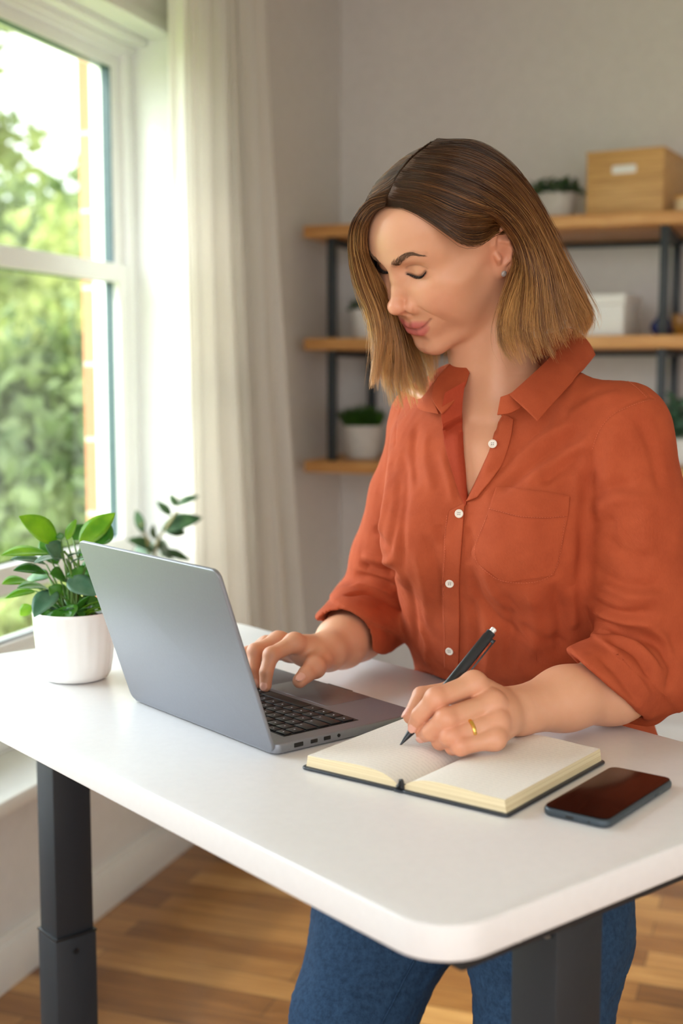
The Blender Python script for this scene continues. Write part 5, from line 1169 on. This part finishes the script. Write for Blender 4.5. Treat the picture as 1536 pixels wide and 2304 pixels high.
def make_clothes(parent):
    lo = np.array([-.80, 1.22, .79]); hi = np.array([.16, 2.14, 1.47])
    v, f = mesh_sdf(shirt_sdf, lo, hi, .0025); v = relax(v, f, 3); N = vnormals(v, f)
    bv = BVHTree.FromPolygons([Vector(x) for x in v.tolist()], f.tolist())
    def hit(px, py, dflt=1.6):
        d = ray(px, py); L = np.linalg.norm(d); r = bv.ray_cast(Vector(CAM), Vector(d / L))
        return (np.array(r[0]), np.array(r[1])) if r[0] is not None else (None, None)
    out = np.zeros(len(v)); facing = (N @ CF) < .45
    def foldline(L, w, h, prof='g'):
        nonlocal out
        q = np.array([(*a, 0.) for a in L], float); q = spline(q, max(6, 5 * len(L)))[:, :2]; P = [hit(*a)[0] for a in q]; P = [x for x in P if x is not None]
        if len(P) < 2: return
        P = np.array(P); lo_, hi_ = P.min(0) - w * 3, P.max(0) + w * 3; m = ((v > lo_) & (v < hi_)).all(1) & facing
        if not m.any(): return
        vm = v[m]; d = np.full(len(vm), 1e9); tt = np.zeros(len(vm)); k = len(P) - 1
        for i in range(k):
            ba = P[i + 1] - P[i]; t = np.clip(((vm - P[i]) @ ba) / (ba @ ba + 1e-12), 0, 1); dd = np.linalg.norm(vm - P[i] - t[:, None] * ba, axis=1); u = dd < d; d[u] = dd[u]; tt[u] = ((i + t) / k)[u]
        fade = np.clip(np.sin(PI * np.clip(tt, 0.001, .999)) * 1.8, 0, 1) if prof == 'g' else 1.
        out[m] += h * np.exp(-(d / w) ** 2) * fade
    for L, w, h in FOLDS: foldline(L, w * 1.15 / 1000, h * 2.2 / 1000)
    for L in SEAMS: foldline(L, .0022, -.0014, 's')
    q = v * [1, 1, .55]; out += .0010 * pnoise(q, 34, 3) + .0006 * pnoise(v * [1, 1, .7], 85, 4)
    v2 = v + N * out[:, None]; v2 = relax(v2, f, 1)
    sh = from_np('shirt', v2, f, M_shirt, parent)
    bv = BVHTree.FromPolygons([Vector(x) for x in v2.tolist()], f.tolist())
    nrm_up = lambda n: n / (np.linalg.norm(n) + 1e-9)
    def drape(name, A, B, n, m, off, thick, mat, par, lift=None, maxd=None):
        A = spline(np.array([(*a, 0.) for a in A]), n)[:, :2]; B = spline(np.array([(*a, 0.) for a in B]), n)[:, :2]; G = np.zeros((n, m, 3)); ok = np.zeros((n, m), bool); Nn = np.zeros((n, m, 3))
        for i in range(n):
            for j in range(m):
                t = j / (m - 1); x, y = A[i] * (1 - t) + B[i] * t; h, nn = hit(x, y)
                if h is not None and (maxd is None or (h - CAM) @ CF < maxd): G[i, j] = h; Nn[i, j] = nn; ok[i, j] = True
        md = np.median([(g - CAM) @ CF for g in G[ok]]) if ok.any() else 1.55
        for i in range(n):
            for j in range(m):
                if not ok[i, j]:
                    t = j / (m - 1); x, y = A[i] * (1 - t) + B[i] * t; kk = np.argwhere(ok[i]); dd = (G[i, kk[np.abs(kk[:, 0] - j).argmin(), 0]] - CAM) @ CF if len(kk) else md
                    G[i, j] = at(x, y, dd); Nn[i, j] = -CF
                l = lift(i / (n - 1), j / (m - 1)) if lift else 0.
                G[i, j] += Nn[i, j] * off - CF * l
        for _ in range(2): G[1:-1, 1:-1] = .5 * G[1:-1, 1:-1] + .125 * (G[:-2, 1:-1] + G[2:, 1:-1] + G[1:-1, :-2] + G[1:-1, 2:])
        idx = np.arange(n * m).reshape(n, m); F = np.stack([idx[:-1, :-1], idx[1:, :-1], idx[1:, 1:], idx[:-1, 1:]], -1).reshape(-1, 4)
        nn = np.cross(G[n // 2, m // 2] - G[n // 2 - 1, m // 2], G[n // 2, m // 2] - G[n // 2, m // 2 - 1])
        if nn @ CF > 0: F = F[:, ::-1]
        o = from_np(name, G.reshape(-1, 3), F, mat, par); s = o.modifiers.new('thickness', 'SOLIDIFY'); s.thickness = thick; s.offset = 1; b = o.modifiers.new('edge', 'BEVEL'); b.width = thick * .3; b.segments = 2; b.limit_method = 'ANGLE'
        return o
    # front placket, pocket, stitched edges
    drape('placket', [(1012, 1150), (1000, 1220), (996, 1310), (998, 1400), (1000, 1505)], [(1047, 1132), (1041, 1210), (1034, 1310), (1035, 1400), (1032, 1510)], 60, 10, .0006, .0022, M_shirt, sh)
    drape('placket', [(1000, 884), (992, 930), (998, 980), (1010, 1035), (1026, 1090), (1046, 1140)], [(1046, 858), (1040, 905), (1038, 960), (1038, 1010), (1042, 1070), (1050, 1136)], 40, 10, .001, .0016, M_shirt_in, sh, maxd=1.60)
    drape('placket', [(1120, 925), (1103, 1000), (1078, 1065), (1050, 1130)], [(1156, 945), (1146, 1000), (1120, 1062), (1075, 1120)], 40, 10, .0008, .0022, M_shirt, sh, lift=lambda a, b: .0018 * math.sin(a * 14) * (1 - b))
    pk = drape('chest_pocket', [(1116, 1098), (1100, 1150), (1080, 1205), (1066, 1254), (1134, 1310)], [(1281, 1118), (1275, 1165), (1262, 1225), (1252, 1268), (1243, 1294)], 44, 30, .0007, .0018, M_shirt, sh)
    drape('pocket_hem', [(1116, 1098), (1174, 1104), (1230, 1111), (1281, 1118)], [(1104, 1146), (1166, 1162), (1220, 1166), (1274, 1162)], 40, 8, .0030, .0010, M_shirt, pk)
    def stitches(name, L, par, off=.0034):
        L = spline(np.array([(*a, 0.) for a in L]), 200)[:, :2]; P = []
        for a in L:
            h, nn = hit(*a)
            if h is not None: P.append(h + nn * off)
        P = np.array(P); bm = bmesh.new(); seg = np.concatenate([[0], np.cumsum(np.linalg.norm(np.diff(P, axis=0), axis=1))]); T_ = seg[-1]; k = int(T_ / .0032)
        for i in range(k):
            a = np.array([np.interp(i * .0032, seg, P[:, c]) for c in range(3)]); b = np.array([np.interp(i * .0032 + .0021, seg, P[:, c]) for c in range(3)]); add_tube(bm, [a, b], .00028, 4)
        return obj(name, bm, M_thread, par, None)
    stitches('stitching', [(1006, 1160), (1003, 1225), (1000, 1310), (1002, 1400), (1003, 1500)], sh, .0030)
    stitches('stitching', [(1104, 1146), (1166, 1162), (1220, 1166), (1270, 1162)], pk, .0044)
    stitches('stitching', [(1098, 1160), (1072, 1252), (1136, 1305), (1240, 1289), (1270, 1165)], pk, .0030)
    stitches('stitching', [(1460, 900), (1418, 914), (1378, 934), (1348, 968), (1330, 1015)], sh, .0006)
    stitches('stitching', [(1340, 822), (1385, 842), (1428, 870), (1456, 897)], sh, .0006)
    # buttons
    for bx, by, off in ((1138, 912, .0042), (1109, 1000, .0040), (1034, 1156, .0046), (1012, 1310, .0046), (1013, 1462, .0046)):
        h, nn = hit(bx, by); nn = nrm_up(nn - CF * .8); M_ = np.eye(4); z = nn; x = np.cross(V3(0, 0, 1), z); x /= np.linalg.norm(x); M_[:3, 0] = x; M_[:3, 1] = np.cross(z, x); M_[:3, 2] = z; M_[:3, 3] = h + nn * off
        bm = bmesh.new(); add_lathe(bm, [(0, -.001), (.0046, -.001), (.0053, -.0003), (.0053, .0006), (.0044, .0010), (.0032, .0004), (0, .0004)], seg=28, M=Matrix(M_.tolist())); 
        for ax_, ay_ in ((.0011, .0011), (-.0011, .0011), (.0011, -.0011), (-.0011, -.0011)): add_lathe(bm, [(0, .00055), (.0006, .00055), (0, .0006)], (ax_, ay_, 0), 8, 1, M=Matrix(M_.tolist()))
        b = obj('button', bm, [M_button, M_dark], sh)
    # collar: stand and two pointed leaves
    def sheet(name, A, B, n, m, thick, mat, par, bulge=.0, push=None):
        A = spline([at(*a) for a in A], n); B = spline([at(*b) for b in B], n); G = np.zeros((n, m, 3))
        for j in range(m): t = j / (m - 1); G[:, j] = A * (1 - t) + B * t
        c = NK1 + V3(0, 0, .0)
        for j in range(m):
            t = j / (m - 1); o = G[:, j] - c; o[:, 2] *= .3; o /= np.linalg.norm(o, axis=1)[:, None]; G[:, j] += o * (bulge * math.sin(PI * t))
        if push is not None:
            P = G.reshape(-1, 3)
            for _ in range(4):
                d = shirt_sdf(P, False); e = 1e-3; g = np.stack([shirt_sdf(P + np.eye(3)[k] * e, False) - d for k in range(3)], 1); g /= np.linalg.norm(g, axis=1)[:, None] + 1e-9; P = P + g * np.maximum(push - d, 0)[:, None]
            G = P.reshape(n, m, 3)
        idx = np.arange(n * m).reshape(n, m); F = np.stack([idx[:-1, :-1], idx[1:, :-1], idx[1:, 1:], idx[:-1, 1:]], -1).reshape(-1, 4)
        nn = np.cross(G[n // 2, m // 2] - G[n // 2 - 1, m // 2], G[n // 2, m // 2] - G[n // 2, m // 2 - 1])
        if nn @ CF > 0: F = F[:, ::-1]
        o = from_np(name, G.reshape(-1, 3), F, mat, par); s = o.modifiers.new('thickness', 'SOLIDIFY'); s.thickness = thick; s.offset = 0; b = o.modifiers.new('edge', 'BEVEL'); b.width = thick * .3; b.segments = 2; b.limit_method = 'ANGLE'
        return o
    sheet('collar_stand', [(1126, 894, 1.540), (1150, 884, 1.534), (1179, 860, 1.541), (1229, 814, 1.576), (1264, 776, 1.616), (1292, 744, 1.655)], [(1118, 934, 1.532), (1152, 928, 1.526), (1196, 900, 1.535), (1256, 850, 1.575), (1290, 820, 1.61), (1318, 796, 1.65)], 40, 8, .0025, M_shirt, sh, .001)
    sheet('collar_leaf', [(1146, 889, 1.528), (1176, 862, 1.535), (1226, 815, 1.570), (1262, 776, 1.610), (1292, 741, 1.650)], [(1209, 948, 1.500), (1240, 912, 1.515), (1282, 866, 1.550), (1312, 832, 1.590), (1338, 800, 1.640)], 50, 16, .0030, M_shirt, sh, .004, .0035)
    sheet('collar_leaf', [(1056, 838, 1.600), (1044, 872, 1.585), (1020, 905, 1.575), (994, 932, 1.570)], [(1034, 796, 1.640), (1006, 826, 1.630), (980, 858, 1.615), (970, 893, 1.600)], 36, 14, .0030, M_shirt, sh, .002)
    sheet('collar_leaf', [(1000, 842, 1.622), (986, 868, 1.610), (978, 900, 1.600), (988, 932, 1.590)], [(985, 852, 1.640), (960, 885, 1.640), (940, 912, 1.640), (948, 922, 1.630)], 30, 10, .0030, M_shirt, sh, .002)
    sheet('collar_stand', [(1292, 741, 1.650), (1270, 740, 1.70), (1200, 762, 1.74), (1110, 790, 1.74), (1040, 798, 1.68)], [(1300, 800, 1.66), (1280, 800, 1.72), (1200, 825, 1.76), (1110, 850, 1.76), (1020, 850, 1.68)], 40, 8, .0025, M_shirt, sh, .004)
    # jeans
    def jeans_sdf(p): return smax(offdesk(p, smin(s_sect(p, TORSO, 2.3) - .004, leg_sdf(p, .004), .03)), np.maximum(p[:, 2] - .835, .07 - p[:, 2]), .004)
    lo = np.array([-.75, 1.20, .05]); hi = np.array([.12, 2.10, .95])
    v, f = mesh_sdf(jeans_sdf, lo, hi, .004); v = relax(v, f, 2); N = vnormals(v, f); v = v + N * (.0016 * pnoise(v * [1, 1, 1.6], 45, 8) + .0008 * pnoise(v * [1, 1, 2.], 120, 9))[:, None]
    jn = from_np('jeans', v, f, M_denim, parent); bv = BVHTree.FromPolygons([Vector(x) for x in v.tolist()], f.tolist())
    for L in ([(932, 2160), (905, 2210), (880, 2260), (858, 2304), (840, 2350)],):
        L = spline(np.array([(*a, 0.) for a in L]), 40)[:, :2]; P = [hit(*a) for a in L]; P = [a + b * .0008 for a, b in P if a is not None]; bm = bmesh.new(); add_tube(bm, P, .0016, 8); obj('seam', bm, M_denim, jn, None)
    for nm, Lg in (('shoe', LGN), ('shoe', LGF)):
        a = Lg[-1]; fr = -FH * .6 - CR * .8; fr /= np.linalg.norm(fr)
        v, f = mesh_sdf(lambda p: smax(smin(s_cone(p, V3(a[0], a[1], .055) - fr * .02, V3(a[0], a[1], .040) + fr * .15, .042, .034), s_cone(p, V3(a[0], a[1], .12), V3(a[0], a[1], .05), .040, .042), .03), .002 - p[:, 2], .006), (a[0] - .3, a[1] - .3, -.02), (a[0] + .3, a[1] + .3, .18), .006); o = from_np(nm, v, f, plain('white_sneaker', srgb(225, 222, 216), .6), parent)
    return sh
def cloth_mat(name, c1, c2, wsc=1400, rough=.85, nsc=26):
    t = NT(name); v = t.coord(); f = t.noise(v, nsc, 4, .6); f2 = t.noise(t.coord('Object', (900, 900, 160)), 1., 2, .7)
    a = t.n('ShaderNodeMath', operation='MULTIPLY_ADD'); t.l(f2, a.inputs[0]); a.inputs[1].default_value = .45; t.l(f, a.inputs[2])
    t.l(t.ramp(a.outputs[0], [(.50, c1), (.92, c2)]), t.b.inputs['Base Color']); t.set(Roughness=rough); t.b.inputs['Sheen Weight'].default_value = .1; t.b.inputs['Sheen Roughness'].default_value = .5
    t.b.inputs['Sheen Tint'].default_value = c2; t.b.inputs['Specular IOR Level'].default_value = .2
    w = t.n('ShaderNodeTexWave', wave_type='BANDS', bands_direction='DIAGONAL'); t.l(v, w.inputs['Vector']); w.inputs['Scale'].default_value = 420; w.inputs['Distortion'].default_value = 2.
    n = t.bump(w.outputs['Fac'], .18, .0005); t.l(t.bump(t.noise(v, wsc, 2, .6), .25, .0006, n), t.b.inputs['Normal']); return t.m
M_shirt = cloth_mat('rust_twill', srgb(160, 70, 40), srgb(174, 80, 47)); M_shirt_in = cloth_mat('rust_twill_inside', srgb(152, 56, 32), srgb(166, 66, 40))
M_denim = cloth_mat('blue_denim', srgb(30, 50, 74), srgb(46, 72, 100), 900, .85, 140); M_thread = plain('rust_thread', srgb(206, 104, 68), .7); M_button = plain('shell_button', srgb(226, 216, 202), .3, var=.05)
M_gold = plain('polished_gold', srgb(236, 190, 100), .18, 1., var=.01); M_silver = plain('silver', srgb(235, 233, 230), .38, .6)
# ================================================================ THE PERSON
def make_person():
    base = empty('person', (LGN[2][0] * .5 + LGF[2][0] * .5, LGN[2][1] * .5 + LGF[2][1] * .5, 0))
    tag(base, 'woman with shoulder-length brown-blonde hair in a rust shirt, writing left-handed at the desk', 'person')
    holder = []
    body = make_body(base); brows_lashes(base); make_hair(base); make_clothes(base)
    bm = bmesh.new(); c = h2w(EAR_C * [-1, 1, 1] + (V3(.0045, .0045, -.0265) @ EAX.T) * [-1, 1, 1]); n = (EAX[:, 0] * [-1, 1, 1]) @ HM.T
    M_ = np.eye(4); x = np.cross(n, V3(0, 0, 1)); x /= np.linalg.norm(x); M_[:3, 0] = x; M_[:3, 1] = np.cross(n, x); M_[:3, 2] = n; M_[:3, 3] = c; M_ = Matrix(M_.tolist())
    add_lathe(bm, [(0, -.002), (.0024, -.0015), (.0036, .0002), (.0036, .0012), (.0026, .0014)], seg=24, M=M_); add_lathe(bm, [(.0026, .0012), (.0020, .0024), (0, .0028)], seg=10, M=M_)
    tag(obj('earring', bm, M_silver, base), 'small round silver stud')
    P_, r_ = WH['ring']; c = P_[0] * .42 + P_[1] * .58; a = P_[1] - P_[0]; a /= np.linalg.norm(a); M_ = np.eye(4); x = np.cross(a, V3(0, 0, 1)); x /= np.linalg.norm(x); M_[:3, 0] = x; M_[:3, 1] = np.cross(a, x); M_[:3, 2] = a; M_[:3, 3] = c
    R_ = r_[0] * .42 + r_[1] * .58 + .0006; bm = bmesh.new(); add_lathe(bm, [(R_ - .0006, -.0021), (R_ + .0007, -.0018), (R_ + .0012, 0), (R_ + .0007, .0018), (R_ - .0006, .0021), (R_ - .0012, 0), (R_ - .0006, -.0021)], seg=48, M=Matrix(M_.tolist()))
    tag(obj('ring', bm, M_gold, base), 'plain gold band')
    off = Matrix.Translation(-base.location)
    for o in base.children: o.location = o.location - base.location
make_person()
# ================================================================ PEN
M_pen = plain('matte_black_pen', srgb(30, 33, 38), .28, var=.03)
def make_pen():
    tip = at(898, 1679, 1.392); top = at(1112, 1414, 1.432); ax = top - tip; L = np.linalg.norm(ax); ax /= L
    x = np.cross(ax, CF); x /= np.linalg.norm(x); y = np.cross(ax, x); M_ = np.eye(4); M_[:3, 0] = x; M_[:3, 1] = y; M_[:3, 2] = ax; M_[:3, 3] = 0; M_ = Matrix(M_.tolist())
    e = empty('pen', tip); tag(e, 'black ballpoint pen held upright over the notebook by the left hand', 'pen')
    bm = bmesh.new(); add_lathe(bm, [(0, .0002), (.0006, .0006), (.0010, .003), (.0024, .010), (.0044, .021), (.0056, .034), (.0060, .060), (.0060, L - .012), (.0055, L - .011), (.0055, L - .006), (0, L - .006)], seg=32, M=M_); obj('barrel', bm, M_pen, e, 30)
    bm = bmesh.new(); add_lathe(bm, [(0, L - .006), (.0036, L - .006), (.0036, L - .001), (.0028, L), (0, L)], seg=24, M=M_); obj('push_button', bm, M_silver, e)
    s = 1 if (x @ CR) > 0 else -1; bm = bmesh.new(); add_box(bm, (s * .0090, 0, L - .036), (.0014, .0042, .052), 0, .0004, M=M_); add_box(bm, (s * .0066, 0, L - .013), (.0062, .0042, .004), 0, .0004, M=M_); add_box(bm, (s * .0078, 0, L - .060), (.0026, .0036, .004), 0, .0006, M=M_); obj('clip', bm, M_pen, e)
make_pen()
